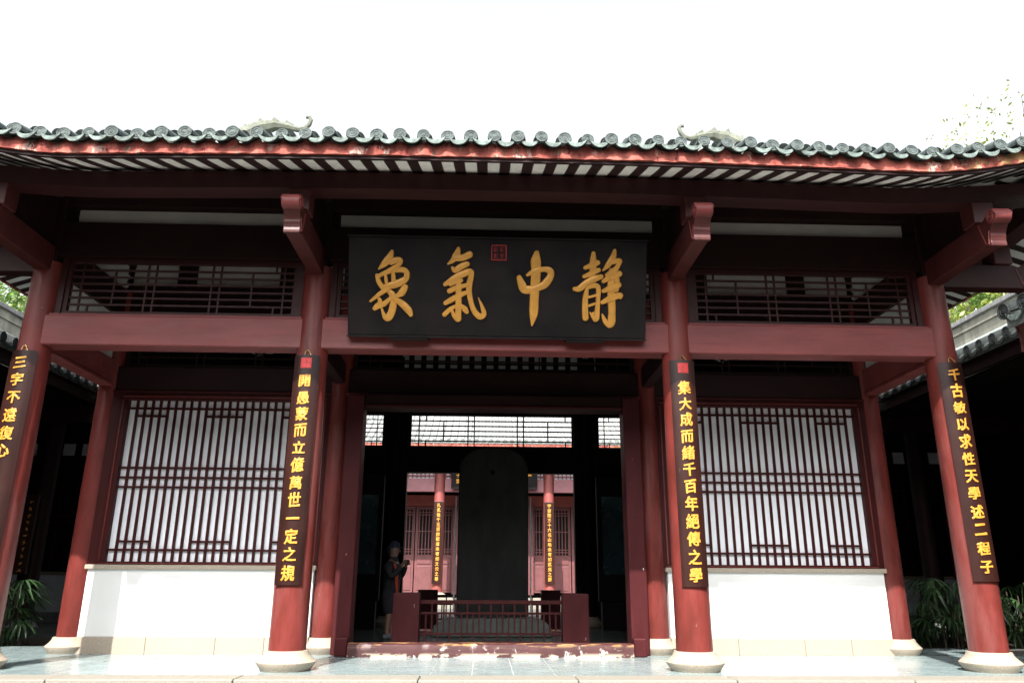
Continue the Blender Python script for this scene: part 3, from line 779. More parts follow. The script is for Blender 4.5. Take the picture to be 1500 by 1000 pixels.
# ------------------------------------------------------------------ couplet boards on the front columns
def bend(me, Rr):
    import bmesh
    me = me.copy(); b = bmesh.new(); b.from_mesh(me)
    for k in range(-7, 8):
        bmesh.ops.bisect_plane(b, geom=b.verts[:] + b.edges[:] + b.faces[:], plane_co=(k * .014, 0, 0), plane_no=(1, 0, 0))
    b.to_mesh(me); b.free()
    for v in me.vertices:
        a = v.co.x / Rr; r_ = Rr + v.co.z
        x, y, z = r_ * math.sin(a), -r_ * math.cos(a), v.co.y
        v.co = (x, y, z)
    return me
def couplet_board(x, text, seal, label, z0=.83, z1=3.30, zc0=3.00, step=.1935, size=.154, mcount=12):
    e = empty('couplet_board', label, 'couplet board', (x, 0, 0), 'gilt couplet boards on the front columns')
    m = MB(); Ro, Ri = .216, .194; n = 14; am = .147 / .205 ; vs_ = []; nz_ = 8
    for j in range(nz_ + 1):
        z = z0 + (z1 - z0) * j / nz_
        for k in range(n + 1):
            a = -am + 2 * am * k / n
            vs_ += [(Ro * math.sin(a), -Ro * math.cos(a), z), (Ri * math.sin(a), -Ri * math.cos(a), z)]
    S = (n + 1) * 2; fs = []
    for j in range(nz_):
        for k in range(n):
            a = j * S + k * 2
            fs += [(a, a + 2, a + S + 2, a + S), (a + 1, a + S + 1, a + S + 3, a + 3)]
        fs += [(j * S, j * S + S, j * S + S + 1, j * S + 1), (j * S + n * 2, j * S + n * 2 + 1, j * S + S + n * 2 + 1, j * S + S + n * 2)]
    for j in (0, nz_):
        for k in range(n): a = j * S + k * 2; fs.append((a, a + 1, a + 3, a + 2))
    m.add(vs_, fs); m.build('board', couplet, e, smooth=True)
    # wire hook above the board
    MB().tube([(-.03, -.20, z1 - .01), (-.02, -.19, z1 + .05), (.0, -.185, z1 + .065), (.02, -.19, z1 + .04), (.035, -.2, z1 + .015), (.05, -.205, z1 - .01)], .006, 5).build('hook', wirem, e)
    for i, ch in enumerate(text):
        g = glyph(ch, size, .004, goldb, .009)
        me = bend(g, Ro + .003); o = obj('gilt_character', me, e, (0, 0, zc0 - step * i + trnd.uniform(-.006, .006))); sc = trnd.uniform(.90, 1.08); o.scale = (1, 1, sc)
    if seal:
        s_ = MB(); a_ = .058
        def P(u, w2, h): 
            t = u / Ro; r_ = Ro + h; return (r_ * math.sin(t), -r_ * math.cos(t), 3.205 + w2)
        def pat(u0, u1, w0, w1, h):
            k = 5; vs2 = []
            for q in range(k + 1):
                u = u0 + (u1 - u0) * q / k; vs2 += [P(u, w0, -.002), P(u, w1, -.002), P(u, w1, h), P(u, w0, h)]
            s_.add(vs2, [(q * 4 + r, q * 4 + (r + 1) % 4, q * 4 + 4 + (r + 1) % 4, q * 4 + 4 + r) for q in range(k) for r in range(4)] + [(0, 1, 2, 3), (k * 4, k * 4 + 1, k * 4 + 2, k * 4 + 3)])
        pat(-a_, a_, -a_, a_, .004)
        so_ = s_.build('seal', sealm, e)
        s_ = MB(); rr_ = random.Random(int(x * 10) + 50)
        for (u0, u1, w0, w1) in ((-.05, .05, .044, .049), (-.05, .05, -.049, -.044), (-.05, -.045, -.05, .05), (.045, .05, -.05, .05), (-.003, .003, -.04, .04)): pat(u0, u1, w0, w1, .006)
        for q in range(14):
            u = rr_.uniform(-.04, .03); w2 = rr_.uniform(-.038, .038)
            if rr_.random() < .5: pat(u, u + .018, w2, w2 + .004, .0065)
            else: pat(u, u + .004, w2, w2 + .02, .0062)
        s_.build('seal_carving', dimseal, so_)
    return e
couplet_board(-A - .01, '開愚蒙而立億萬世一定之規', True, 'brown couplet board with red seal on the front column left of the doorway', zc0=2.995, step=.186)
couplet_board(A + .01, '集大成而緒千百年絕傳之學', True, 'brown couplet board with red seal on the front column right of the doorway', zc0=2.975, step=.1845)
couplet_board(B, '千古敏以求性天學述二程子', False, 'brown couplet board without a seal on the far right front column', z0=.90, z1=3.32, zc0=3.17, step=.1925)
couplet_board(-B, '三字不遠復心', False, 'brown couplet board cut off by the left edge on the far left column', z0=.90, z1=3.31, zc0=3.17, step=.1975)

# ------------------------------------------------------------------ stele, its fences, the visitor
e = empty('stone_stele', 'tall black round-topped stone stele standing inside the hall', 'stele', (.04, 5.3, 0))
hw = .615; zt = 3.17; poly = [(-hw, .30), (hw, .30)]
zs = zt - .48
for k in range(25):
    a = math.pi * k / 24; poly.append((hw * math.copysign(abs(math.cos(a)) ** .8, math.cos(a)), zs + .48 * math.sin(a) ** .85))
MB().prism(poly, -.11, .11, 'y').build('slab', stelem, e, bevel=.02)
MB().lathe([(.001, .0), (.04, .0), (.045, .01), (.001, .012)], 12).build('drilled_hole', interior, e, (-.02, -.113, 2.72)).rotation_euler = (R(90), 0, 0)
MB().prism([(-.98, 0), (.98, 0), (.98, .14), (.90, .22), (.74, .29), (-.74, .29), (-.90, .22), (-.98, .14)], -.42, .42, 'y').build('pedestal', stoneg, e, bevel=.02)
for s in (-1, 1): box('support_strip', dimwhite, s * .66 - .012, s * .66 + .012, -.02, .02, .3, 2.3, e)
def fence(y, label):
    e = empty('low_fence', label, 'fence', (0, y, 0), 'fences around the stele')
    for s in (-1, 1):
        a, b = sorted((s * .975, s * 1.335)); box('end_box', jambm, a, b, -.12, .12, .02, .715, e, .006)
    rails = (.60, .455, .19, .055)
    for z, h in zip(rails, (.05, .028, .028, .075)): box('rail', lattm, -.98, .98, -.02, .02, z - h / 2, z + h / 2, e, .004)
    n = 12; dx = 1.94 / n
    for k in range(n + 1):
        xx = -.97 + dx * k
        if 0 < k < n: box('baluster', lattm, xx - .011, xx + .011, -.014, .014, .205, .575, e)
        if k < n: box('baluster', lattm, xx + dx / 2 - .011, xx + dx / 2 + .011, -.0125, .0125, .094, .44, e)
    return e
fence(2.6, 'low dark red lattice fence with solid end boxes just inside the threshold')
fence(6.7, 'low lattice fence with solid end boxes standing behind the black stele')

def skin_body(name, chains, mat, parent, sub=2):
    """chains: list of [(point, radius)...]; the first vertex of later chains is joined to the nearest earlier vertex"""
    vs_ = []; es = []; rad = []
    for ch in chains:
        prev = None
        for i, (p, r_) in enumerate(ch):
            if i == 0 and vs_ and isinstance(p, int): prev = p; continue
            vs_.append(p); rad.append(r_)
            if prev is not None: es.append((prev, len(vs_) - 1))
            prev = len(vs_) - 1
    me = bpy.data.meshes.new(name); me.from_pydata(vs_, es, []); me.materials.append(mat)
    o = obj(name, me, parent); sk = o.modifiers.new('skin', 'SKIN'); sk.use_smooth_shade = True
    for i, sv in enumerate(me.skin_vertices[0].data):
        rr_ = rad[i]; sv.radius = rr_ if isinstance(rr_, tuple) else (rr_, rr_); sv.use_root = (i == 0)
    o.modifiers.new('sub', 'SUBSURF').levels = sub; o.modifiers['sub'].render_levels = sub
    dg = bpy.context.evaluated_depsgraph_get(); nm = bpy.data.meshes.new_from_object(o.evaluated_get(dg))
    o.modifiers.clear(); o.data = nm; return o
# person, facing +x, a little over 1.45 high to suit the scale of the hall
P = empty('person', 'visitor in dark jacket with orange panel and cap raising a camera beside the fence', 'person', (-1.60, 4.5, 0), rot=(0, 0, R(-20)))
body = skin_body('body', [
    [((0, 0, .72), (.08, .07)), ((0, 0, .84), (.085, .07)), ((.01, 0, 1.0), (.14, .10)), ((0, 0, 1.14), (.13, .085)), ((.01, 0, 1.215), (.05, .05)), ((.03, 0, 1.29), (.075, .062)), ((.035, 0, 1.37), (.085, .075)), ((.03, 0, 1.42), (.06, .06))],
    [(0, 0), ((0, .06, .64), .062), ((.02, .085, .38), .058), ((0, .085, .30), .055), ((-.01, .085, .08), .034), ((.06, .085, .03), .034), ((.12, .085, .025), .028)],
    [(0, 0), ((0, -.06, .64), .062), ((.03, -.085, .38), .058), ((.02, -.085, .30), .055), ((.0, -.085, .08), .034), ((.07, -.085, .03), .034), ((.13, -.085, .025), .028)],
    [(3, 0), ((0, .15, 1.12), .055), ((.06, .19, .92), .043), ((.17, .12, 1.05), .034), ((.21, .08, 1.13), .026)],
    [(3, 0), ((0, -.15, 1.12), .055), ((.08, -.19, .92), .043), ((.19, -.12, 1.05), .034), ((.22, -.07, 1.13), .026)]], skinm, P)
skin_body('jacket', [
    [((0, 0, .62), (.16, .14)), ((0, 0, .84), (.15, .12)), ((.01, 0, 1.0), (.165, .125)), ((0, 0, 1.13), (.15, .10)), ((.0, 0, 1.19), (.07, .07))],
    [(3, 0), ((0, .16, 1.12), .068), ((.06, .20, .92), .058), ((.15, .13, 1.03), .048), ((.20, .09, 1.10), .036)],
    [(3, 0), ((0, -.16, 1.12), .068), ((.08, -.20, .92), .058), ((.17, -.13, 1.03), .048), ((.205, -.09, 1.10), .036)]], jacketm, body)
skin_body('shorts', [[((0, 0, .80), (.165, .145)), ((0, 0, .64), (.17, .15))], [(1, 0), ((0, .08, .52), .115), ((.015, .088, .33), .095)], [(1, 0), ((0, -.08, .52), .115), ((.02, -.088, .33), .095)]], jacketm, body)
MB().tube([(.10, -.13, 1.13), (.135, -.12, 1.0), (.15, -.11, .85), (.16, -.10, .66)], [.022, .032, .028, .018], 8, flat=.5).build('orange_panel', orangem, body, smooth=True)
MB().lathe([(.082, 0), (.085, .03), (.078, .07), (.05, .10), (.01, .11)], 20, (.03, 0, 1.385)).build('cap', capcloth, body, smooth=True)
MB().prism([(.09, -.06), (.17, -.04), (.18, 0), (.17, .04), (.09, .06)], 1.385, 1.395, 'z').build('cap_peak', capcloth, body, bevel=.003)
MB().tube([(-.03, 0, 1.40), (-.055, 0, 1.34), (-.045, 0, 1.27)], [.06, .055, .03], 10).build('hair', jacketm, body, smooth=True)
for s in (-1, 1):
    MB().tube([(.106, s * .028, 1.352), (.112, s * .028, 1.352)], [.011, .006], 8).build('eye', jacketm, body)
    MB().tube([(.03, s * .076, 1.365), (.036, s * .086, 1.34), (.03, s * .076, 1.315)], [.010, .016, .008], 8).build('ear', skinm, body, smooth=True)
MB().tube([(.108, 0, 1.36), (.128, 0, 1.325), (.112, 0, 1.318)], [.009, .014, .008], 8).build('nose', skinm, body, smooth=True)
MB().tube([(.106, -.022, 1.290), (.113, 0, 1.291), (.106, .022, 1.290)], [.004, .007, .004], 6).build('mouth', orangem, body, smooth=True)
MB().lathe([(.085, 0), (.075, .04), (.062, .07)], 16, (.015, 0, 1.175)).build('collar', jacketm, body, smooth=True)
MB().box(.235, .265, -.06, .09, 1.12, 1.20).build('camera', interior, body, bevel=.006)
for s in (-1, 1):
    MB().tube([(-.045, s * .085, .035), (.03, s * .085, .045), (.12, s * .085, .03), (.16, s * .085, .022)], [.038, .045, .038, .022], 10, flat=.85).build('shoe', shoem, body, smooth=True)
    hb = [[((.20, s * .09, 1.11), .024), ((.235, s * .075, 1.14), .026), ((.25, s * .065, 1.165), .022)]]
    hnd = skin_body('hand', hb, skinm, body, 1)
    for q in range(4):
        z = 1.125 + q * .018
        MB().tube([(.235, s * .08, z), (.268, s * .078, z + .006), (.285 - .002 * q, s * .055, z + .004), (.275, s * .03, z + .002)], [.009, .009, .008, .006], 6).build('finger', skinm, hnd, smooth=True)
    MB().tube([(.225, s * .06, 1.14), (.228, s * .03, 1.155), (.23, s * .01, 1.16)], [.010, .009, .007], 6).build('thumb', skinm, hnd, smooth=True)

# ------------------------------------------------------------------ far hall across the rear courtyard
far = empty('far_hall', 'sunlit rose red hall beyond the rear doorway with panelled doors and a grey tile roof', 'hall', (.22, 0, 0))
def fbox(n, mt, *a, **k): return box(n, mt, *a, parent=far, **k)
fbox('platform', kerbst, -9, 9, 19.6, 28, -.03, .30)
for k in range(3): fbox('step', kerbst, -2.2, 2.2, 19.6 - .3 * (3 - k), 19.6 - .3 * (2 - k) - .002, -.03, .07 + .075 * k)
for x in (-6.9, -2.10, 2.10, 6.9):
    MB().lathe([(.21, .45), (.205, 2.5), (.19, 5.2)], 28, (x, 21.5, 0)).build('column', farpaint, far, smooth=True)
    MB().lathe([(.26, .30), (.33, .38), (.22, .45)], 28, (x, 21.5, 0)).build('column_base', granite, far, smooth=True)
for x0, x1 in ((-6.7, -2.3), (-1.9, 1.9), (2.3, 6.7)):
    fbox('tie_beam', farbeam, x0, x1, 21.37, 21.63, 4.13, 4.62)
    t = fbox('frieze_lattice', dimwhite, x0, x1, 21.53, 21.55, 4.63, 5.2)
    nb = int((x1 - x0) / .16)
    for k in range(nb + 1): box('lattice_bar', farpaint, x0 + k * .16, x0 + k * .16 + .04, 21.45, 21.5, 4.64, 5.2, t)
    for z in (4.72, 4.86, 5.0): box('lattice_bar', farpaint, x0, x1, 21.452, 21.498, z, z + .04, t)
fbox('plate_beam', farpaint, -9, 9, 21.3, 21.7, 5.21, 5.6)
# back wall of panelled doors
dx = .79
for k in range(-8, 8):
    x0 = k * dx + .02; x1 = x0 + dx - .04
    if abs((x0 + x1) / 2) < 1.1: continue
    d = fbox('door_leaf', fardoor, x0, x1, 23.5, 23.56, .42, 3.75)
    for (a, b) in ((.50, 1.42), (1.50, 1.72)):
        box('door_panel', fardoor, x0 + .09, x1 - .09, 23.475, 23.498, a, b, d, .01)
    box('dark_backing', interior, x0 + .10, x1 - .10, 23.49, 23.499, 1.86, 3.62, d)  # dark sheet stands in for the shade behind the lattice
    for q in range(5): xx = x0 + .13 + q * .13; box('lattice_bar', fardoor, xx, xx + .035, 23.462, 23.488, 1.86, 3.62, d)
    for z in (1.95, 2.05, 3.4, 3.5, 2.75): box('lattice_bar', fardoor, x0 + .10, x1 - .10, 23.465, 23.486, z, z + .035, d)
fbox('door_header', farpaint, -6.9, 6.9, 23.45, 23.6, 3.77, 4.2)
fbox('back_wall', interior, -8, 8, 24.5, 24.7, .3, 5.6)
fbox('door_jamb', fardoor, -1.62, -1.2, 23.3, 23.7, .3, 3.77); fbox('door_jamb', fardoor, 1.2, 1.62, 23.3, 23.7, .3, 3.77)
for s in (-1, 1): fbox('side_wall', interior, *sorted((s * 7.0, s * 7.2)), 21.5, 24.5, .3, 5.6)
# roof
m = MB(); ys = [20 + 5 * k / 10 for k in range(11)]
def fz_(y): d = y - 20; return 5.86 + .46 * d + .035 * d * d
vs_ = []
for y in ys: vs_ += [(-9.5, y, fz_(y)), (9.5, y, fz_(y)), (9.5, y, fz_(y) - .1), (-9.5, y, fz_(y) - .1)]
m.add(vs_, [(i * 4 + k, i * 4 + (k + 1) % 4, i * 4 + 4 + (k + 1) % 4, i * 4 + 4 + k) for i in range(10) for k in range(4)] + [(0, 1, 2, 3), (40, 41, 42, 43)])
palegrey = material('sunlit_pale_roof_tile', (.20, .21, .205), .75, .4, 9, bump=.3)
fr = m.build('roof', palegrey, far)
m = MB()
i = 0
for k in range(72):
    x = -9.4 + k * .264
    cover_row(m, [(x, y, fz_(y) + .02) for y in ys])
    m.lathe([(.06, -.01), (.06, .01)], 10, (0, 0, 0)) if False else None
m.build('cover_tile_rows', palegrey, fr, smooth=True, kind='stuff')
m = MB()
for k in range(72):
    x = -9.4 + k * .264
    m.tube([(x, 19.97, 5.86), (x, 20.05, 5.875)], .075, 10)
    m.prism([(x + .06, 5.83), (x + .204, 5.83), (x + .17, 5.775), (x + .132, 5.755), (x + .094, 5.775)], 19.98, 20.0, 'y')
m.build('eave_tile_ends', rooftile, fr, kind='stuff')
MB().box(-9.45, 9.45, 20.02, 20.1, 5.60, 5.755).build('eave_mortar', mortar, fr)
MB().box(-9.45, 9.45, 20.02, 24.6, 5.56, 5.59).build('soffit', farpaint, fr)
# rear slope
m = MB(); m.add([(-9.5, 25, fz_(25)), (9.5, 25, fz_(25)), (9.5, 30, 5.8), (-9.5, 30, 5.8)], [(0, 1, 2, 3)]); m.build('rear_slope', rooftile, fr)
def small_couplet(x, y, text, z0, z1, wd, label, size, zc, step, mt=goldb, grp='gilt couplet boards across the rear courtyard'):
    e = empty('couplet_board', label, 'couplet board', (x, y, 0), grp)
    box('board', couplet, -wd / 2, wd / 2, -.03, .03, z0, z1, e, .006)
    for i, ch in enumerate(text):
        obj('gilt_character', glyph(ch, size, .005, mt, .004), e, (0, -.038, zc - step * i), (R(90), 0, 0))
small_couplet(.22 - 2.10, 21.25, '孔孟後千五百餘載道未有如文公之尊', .75, 3.74, .36, 'narrow brown couplet board on the far hall column left of the stele', .150, 3.60, .178)
small_couplet(.22 + 2.10, 21.25, '宇宙間三十六名山地未有如武夷之勝', .75, 3.74, .36, 'narrow brown couplet board on the far hall column right of the stele', .150, 3.60, .178)
e = empty('name_board', 'small dark name board under the far hall eave mostly hidden behind the stele', 'name board', (.22, 21.2, 4.22), rot=(R(12), 0, 0))
box('board', lacquer, -1.65, 1.65, -.04, .04, 0, .95, e, .01)
for i, ch in enumerate('孔子堂'): obj('gilt_character', glyph(ch, .17, .006, goldb, .03), e, (-1.38, -.05, .74 - .22 * i), (R(90), 0, 0))
box('gilt_stroke', goldb, 1.22, 1.42, -.05, -.041, .5, .62, e, .004)

# ------------------------------------------------------------------ side galleries
for s in (-1, 1):
    sd = 'left' if s < 0 else 'right'
    g = empty('side_gallery', 'dark open gallery with white dado beyond the %s end of the temple hall' % sd, 'gallery')
    def gb(n, mt, x0, x1, *a, **k):
        x0, x1 = sorted((s * x0, s * x1)); return box(n, mt, x0, x1, *a, parent=g, **k)
    dwl = gb('rear_wall', interior, 5.4, 15, 9.12, 9.3, 0, 5.2)
    gb('dado', dimwhite, 5.5, 15, 9.06, 9.118, .2, .95); gb('dado_coping', granite, 5.5, 15, 9.02, 9.118, .952, 1.02); gb('plinth', capm, 5.5, 15, 9.04, 9.118, 0, .198)
    # lattice on the rear wall
    for k in range(32):
        xx = 5.6 + k * .30
        gb('lattice_bar', lattm, xx, xx + .05, 9.07, 9.118, 1.05, 3.1)
    for z in (1.35, 2.05, 2.2, 2.9): gb('lattice_bar', lattm, 5.6, 15, 9.075, 9.116, z, z + .05)
    for k in range(9):
        gb('frieze_panel', dimwhite, 8.95 + .42 * k, 9.2 + .42 * k, 9.0, 9.03, 3.52 + .0 * k, 3.78)
    for k in range(4):
        gb('frieze_panel', dimwhite, 7.45 + 1.55 * k, 8.3 + 1.55 * k, 6.02, 6.05, 4.16, 4.42)
    gb('tie_beam', dark, 5.4, 15, 6.0, 6.16, 3.7, 4.14); gb('plate_beam', dark, 5.4, 15, 6.0, 6.16, 4.44, 4.75)
    for cx, cy in ((8.35, 6.3), (9.75, 9.0 - .35), (6.9, 6.3), (11.0, 6.3)):
        c = MB().lathe([(.155, .16), (.15, 2.5), (.14, 4.7)], 24, (s * cx, cy, 0)).build('column', dark, g, smooth=True)
        MB().lathe([(.22, 0), (.26, .06), (.2, .13), (.17, .17)], 24, (s * cx, cy, 0)).build('column_base', capm, c, smooth=True)
    # roof along y with its eave towards the hall
    def gz(x): return 4.36 + .495 * (x - 7.5)
    m = MB(); y0, y1 = -12.0, 9.4
    m.add([(s * 7.5, y0, gz(7.5)), (s * 11.5, y0, gz(11.5)), (s * 11.5, y1, gz(11.5)), (s * 7.5, y1, gz(7.5)), (s * 7.5, y0, gz(7.5) - .12), (s * 11.5, y0, gz(11.5) - .12), (s * 11.5, y1, gz(11.5) - .12), (s * 7.5, y1, gz(7.5) - .12)],
          [(0, 1, 2, 3), (4, 7, 6, 5), (0, 4, 5, 1), (1, 5, 6, 2), (2, 6, 7, 3), (3, 7, 4, 0)])
    rf = m.build('roof', rooftile, g)
    m = MB(); k = 0; y = y0 + .1
    while y < y1:
        cover_row(m, [(s * (7.5 + 3.98 * q / 4), y, gz(7.5 + 3.98 * q / 4) + .02) for q in range(5)])
        if -.5 < y < 6:
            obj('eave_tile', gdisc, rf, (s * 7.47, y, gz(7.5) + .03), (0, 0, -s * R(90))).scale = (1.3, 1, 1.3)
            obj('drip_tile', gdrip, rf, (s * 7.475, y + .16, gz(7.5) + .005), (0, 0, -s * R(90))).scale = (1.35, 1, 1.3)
        y += .32
    m.build('cover_tile_rows', rooftile, rf, smooth=True, kind='stuff')
    m = MB(); x0, x1 = sorted((s * 7.53, s * 7.6)); m.box(x0, x1, y0, y1, gz(7.5) - .32, gz(7.5) - .05); m.build('eave_mortar', dark, rf)
    x0, x1 = sorted((s * 7.62, s * 11.45)); MB().box(x0, x1, -12, 9.3, 4.0, 4.04).build('ceiling_board', interior, g)
    x0, x1 = sorted((s * 5.55, s * 15)); MB().box(x0, x1, 6.2, 9.3, 4.76, 4.80).build('ceiling_board', interior, g)
    gb('inner_wall', interior, 11.40, 11.47, -12, 9.1, -.6, 4.0)
    for k in range(5): MB().lathe([(.15, -.6), (.14, 4.3)], 20, (s * 8.0, -11.2 + 2.4 * k, 0)).build('column', dark, g, smooth=True)
    # boundary wall behind it
    wl = empty('boundary_wall', 'weathered grey plaster garden wall with stone coping above the %s gallery roof' % sd, 'wall')
    def wz(x): return x
    x0, x1 = sorted((s * 11.5, s * 11.8)); MB().box(x0, x1, -12, 16, -.6, 6.70).build('wall_face', wallm, wl)
    x0b, x1b = sorted((s * 11.46, s * 11.84)); MB().box(x0b, x1b, -12, 16, 6.702, 6.75).build('string_course', wallm, wl)
    yy = -3.0; rnd = random.Random(21 + s)
    while yy < 15.4:
        l = rnd.uniform(.6, .85); x0c, x1c = sorted((s * 11.42, s * 11.88))
        box('coping_stone', capm, x0c, x1c, yy + .005, yy + l - .005, 6.92, 7.03 + rnd.uniform(-.006, .006), wl, .012)
        yy += l
    x0, x1 = sorted((s * 11.5, s * 11.8)); MB().box(x0, x1, -12, 16, 6.752, 6.919).build('wall_head', wallm, wl)
    # dim couplet board inside the gallery
    e = empty('couplet_board', 'dim narrow couplet board hanging in the dark %s gallery' % sd, 'couplet board', (s * 8.38 + (.33 if s > 0 else 0), 6.0, 0), 'couplet boards inside the side galleries')
    box('board', couplet, -.11, .11, -.03, .03, .95, 2.35, e, .005)
    rnd = random.Random(31 + s)
    for k in range(11):
        m = MB(); zc = 2.2 - k * .118
        for q in range(4):
            a = rnd.uniform(0, 3.1); l = rnd.uniform(.018, .034); ox, oz = rnd.uniform(-.015, .015), rnd.uniform(-.018, .018)
            m.bar((ox - math.cos(a) * l, -.034 - q * .001, zc + oz - math.sin(a) * l), (ox + math.cos(a) * l, -.034 - q * .001, zc + oz + math.sin(a) * l), .008, .008)
        m.build('gilt_character', gold, e)

# near roof corner on the right, in the sun
nrf = empty('side_gate_roof', 'sunlit green-grey tiled roof corner with red mortar at the right edge', 'roof', (5.44, -1.0, 3.60)); nrf.scale = (1.35, 1.35, 1.35)
m = MB()
m.add([(0, -1.6, 0), (1.6, -1.6, .55), (1.6, .0, .55), (0, .0, 0), (0, -1.6, -.1), (1.6, -1.6, .45), (1.6, .0, .45), (0, .0, -.1)], [(0, 1, 2, 3), (4, 7, 6, 5), (0, 4, 5, 1), (1, 5, 6, 2), (2, 6, 7, 3), (3, 7, 4, 0)])
m.build('roof_deck', rooftile, nrf)
for k in range(7):
    y = -.02 - k * .235
    m = MB(); cover_row(m, [(.0 + 1.5 * q / 4, y, .04 + .51 * q / 4) for q in range(5)])
    t = m.build('cover_tile', disc_m, nrf, smooth=True); t.scale = (1, 1, 1)
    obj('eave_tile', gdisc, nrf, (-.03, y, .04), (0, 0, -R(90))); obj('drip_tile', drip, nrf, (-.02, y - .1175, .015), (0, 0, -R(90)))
m = MB(); n = 24
vs_ = []
for i in range(n + 1):
    y = .02 - 1.6 * i / n
    for k in range(4): vs_.append((.06 + .02 * k + .03 * mnoise.noise(Vector((y * 8, k, 5))), y, -.04 - .085 * k))
m.add(vs_, [(i * 4 + k, i * 4 + k + 1, i * 4 + 5 + k, i * 4 + 4 + k) for i in range(n) for k in range(3)])
vs_ = []
for i in range(n + 1):
    x = .06 + 1.5 * i / n
    for k in range(4): vs_.append((x, .02 - .02 * k + .03 * mnoise.noise(Vector((x * 8, k, 9))), .34 * (x - .06) - .04 - .085 * k))
m.add(vs_, [(i * 4 + k, i * 4 + k + 1, i * 4 + 5 + k, i * 4 + 4 + k) for i in range(n) for k in range(3)])
m.build('eave_mortar', material('old_roof_mortar', (.10, .04, .036), .9, .4, 9, bump=.4, spec=.1, patches=[((.16, .14, .12), 8, .6, (1, 1, 1), None)]), nrf, smooth=True)
box('purlin', dark, .25, .40, -1.6, .0, -.36, -.14, nrf)
box('gate_post', dark, 1.3, 1.5, -1.5, -1.3, -3.1, .4, nrf)

# ------------------------------------------------------------------ plants
def fan_leaf(seed):
    r_ = random.Random(seed); m = MB(); n = r_.choice((7, 8, 9)); L0 = .30
    for k in range(n):
        a = -1.25 + 2.5 * k / (n - 1) + r_.uniform(-.08, .08); l = L0 * r_.uniform(.8, 1.08) * (1 - .18 * abs(a)); wd = .016
        pts = []
        for q in range(6):
            t = q / 5; x = l * t; z = .05 * t - (.20 + .1 * abs(a)) * t * t * .9
            pts.append((x * math.cos(a), x * math.sin(a), z))
        vs_ = []
        nrm = (-math.sin(a), math.cos(a))
        for q, p in enumerate(pts):
            w2 = wd * (.45, .9, 1, .95, .7, .1)[q]
            vs_ += [(p[0] - nrm[0] * w2, p[1] - nrm[1] * w2, p[2] + .006), p, (p[0] + nrm[0] * w2, p[1] + nrm[1] * w2, p[2] + .006)]
        fs = []
        for q in range(5):
            b = q * 3; fs += [(b, b + 1, b + 4, b + 3), (b + 1, b + 2, b + 5, b + 4)]
        m.add(vs_, fs)
    me = bpy.data.meshes.new('frond'); me.from_pydata(m.v, [], m.f); me.materials.append(palm_leaf)
    for p in me.polygons: p.use_smooth = True
    return me
fans = [fan_leaf(k) for k in range(5)]
def palm(x, y, label, seed, n=34, h=.95, sp=.45):
    e = empty('lady_palm', label, 'palm', (x, y, -.06), 'lady palms in the planting beds'); r_ = random.Random(seed)
    for k in range(9):
        a = r_.uniform(0, 6.28); rr_ = r_.uniform(0, sp * .6); hh = h * r_.uniform(.5, 1)
        bx, by = rr_ * math.cos(a), rr_ * math.sin(a)
        MB().tube([(bx, by, 0), (bx * 1.1, by * 1.1, hh * .5), (bx * 1.25, by * 1.25, hh)], [.013, .011, .008], 6).build('stem', bark, e)
    for k in range(n):
        a = r_.uniform(0, 6.28); rr_ = sp * math.sqrt(r_.random()); z = h * r_.uniform(.22, 1.08) 
        px_, py_ = rr_ * math.cos(a), rr_ * math.sin(a)
        f = obj('frond', r_.choice(fans), e, (px_, py_, z), (r_.uniform(-.3, .3), r_.uniform(-.35, .45), a + r_.uniform(-.8, .8)))
        sc = r_.uniform(.85, 1.3); f.scale = (sc, sc, sc)
        MB().tube([(px_ * .4, py_ * .4, z * .55), (px_ * .75, py_ * .75, z * .9), (px_, py_, z)], [.005, .004, .003], 4).build('leaf_stalk', palm_leaf, e)
palm(7.0, 3.45, 'leafy lady palm behind the foot of the far right front column', 1, 40)
palm(8.1, 3.6, 'lady palm at the right edge beyond the far right front column', 2, 32)
palm(-7.15, 3.5, 'lady palm in the shade at the left edge beside the gallery', 3, 34, .85)
palm(6.6, 4.6, 'low lady palm deeper in the dark right planting bed', 5, 22, .7)

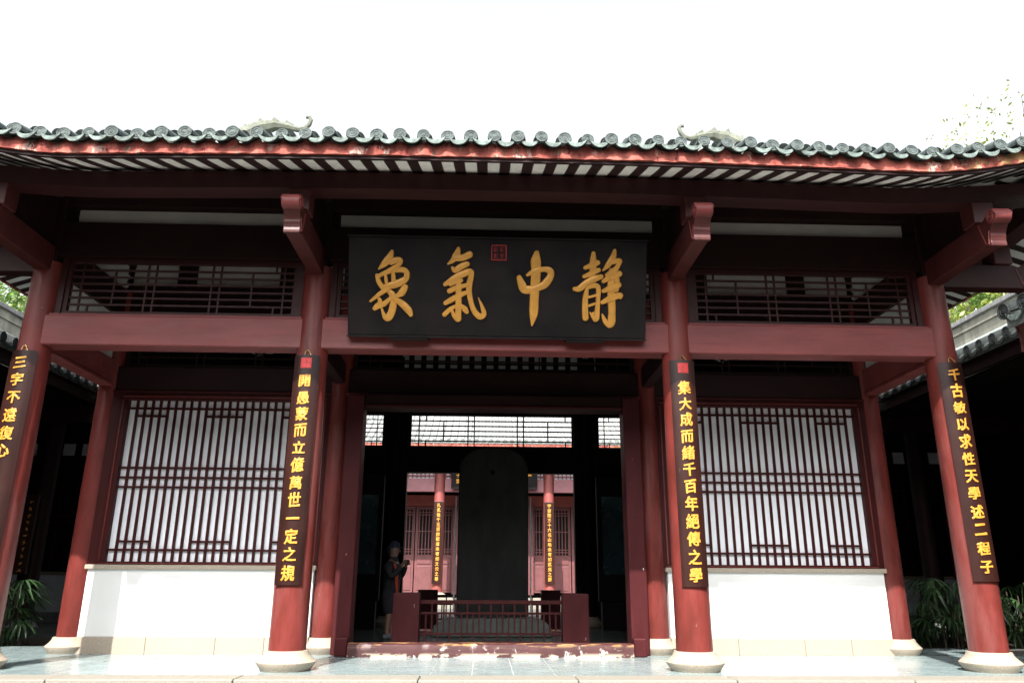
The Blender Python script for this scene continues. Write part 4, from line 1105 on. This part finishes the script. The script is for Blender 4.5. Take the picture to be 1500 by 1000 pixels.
palm(7.35, 4.2, 'low lady palm added to hide a sunlit patch beside the right gallery column', 6, 34, .62, .5)  # extra palm added to cover the sunlit patch behind it
def tree(name, x, y, z0, H, Rc, n, mt, label, seed, dens=.16, cat='tree', trunkr=.16, grp='trees beyond the garden walls'):
    e = empty(name, label, cat, (x, y, z0), grp); r_ = random.Random(seed)
    m = MB(); m.tube([(0, 0, 0), (.1, .05, H * .3), (-.05, .1, H * .6), (.05, 0, H * .92)], [trunkr, trunkr * .8, trunkr * .55, trunkr * .15], 9)
    cl = []
    for k in range(26):
        a = r_.uniform(0, 6.28); t = r_.random(); rr_ = Rc * math.sqrt(r_.random()); zz = H * (.45 + .55 * t); rr_ *= math.sqrt(max(.08, 1 - (abs(t - .35) / .75) ** 2))
        c = Vector((rr_ * math.cos(a), rr_ * math.sin(a), zz)); cl.append((c, Rc * r_.uniform(.22, .42)))
        if k % 2 == 0: m.tube([(0, .05, zz * .62), tuple(c * .5 + Vector((0, 0, zz * .38))), tuple(c)], [trunkr * .3, trunkr * .2, .012], 5)
    m.build('trunk', bark, e, smooth=True)
    m = MB(); v = []; f = []
    for k in range(n):
        c, rc = cl[r_.randrange(len(cl))]
        d = Vector((r_.gauss(0, 1), r_.gauss(0, 1), r_.gauss(0, 1))).normalized() * rc * r_.uniform(.35, 1.05); d.z *= .7
        p = c + d; q = Vector((r_.gauss(0, 1), r_.gauss(0, 1), r_.gauss(0, 1))).normalized(); u = q.orthogonal().normalized(); w2 = q.cross(u); s_ = dens * r_.uniform(.6, 1.3)
        o = len(v); v += [tuple(p - u * s_), tuple(p + w2 * s_ * .42), tuple(p + u * s_), tuple(p - w2 * s_ * .42)]; f.append((o, o + 1, o + 2, o + 3))
    me = bpy.data.meshes.new('crown'); me.from_pydata(v, [], f); me.materials.append(mt)
    obj('crown', me, e)
tree('broadleaf_tree', 15.5, 14.5, -.6, 11.5, 3.2, 11000, leafa, 'bright green broadleaf tree seen under the right eave above the garden wall', 1, .10)
tree('broadleaf_tree', 15.0, 10.8, -.6, 11.0, 2.7, 9000, leafb, 'yellow-green tree at the right edge next to the roof bracket', 2, .09)
tree('broadleaf_tree', 18.5, 20.5, -.6, 13.5, 3.6, 9000, leafa, 'darker green tree behind the bright tree over the right garden wall', 3, .11)
tree('broadleaf_tree', -15.2, 13.0, -.6, 11.8, 3.0, 10000, leafa, 'green tree seen above the left garden wall under the eave', 4, .10)
tree('broadleaf_tree', -15.5, 17.5, -.6, 11.6, 3.0, 9000, leafb, 'yellow-green tree close to the far left column above the garden wall', 5, .10)
tree('tall_thin_tree', 20.5, 17, -.6, 20, 3.9, 1000, leafb, 'tall sparse tree with pale scattered leaves above the right end of the roof', 6, .10, trunkr=.05)

# ------------------------------------------------------------------ gate hall added unseen behind the viewer to block low sky light
gh = empty('added_gate_hall', 'dark wooden gate hall with grey tiled roof added behind the viewer to block low sky light', 'hall')
box('rear_wall', interior, -15, 15, -22.2, -22, -.62, 5.2, gh)
for k in range(9): MB().lathe([(.2, -.62), (.18, 5.0)], 20, (-14 + 3.5 * k, -17.5, 0)).build('column', dark, gh, smooth=True)
box('tie_beam', dark, -15, 15, -17.6, -17.4, 3.9, 4.4, gh); box('eave_beam', dark, -15, 15, -17.65, -17.35, 4.8, 5.2, gh)
m = MB(); m.prism([(-15.6, 4.9), (-19.5, 8.6), (-23.5, 4.9), (-23.5, 4.75), (-19.5, 8.4), (-15.6, 4.75)], -15.5, 15.5, 'x'); m.build('roof', rooftile, gh)
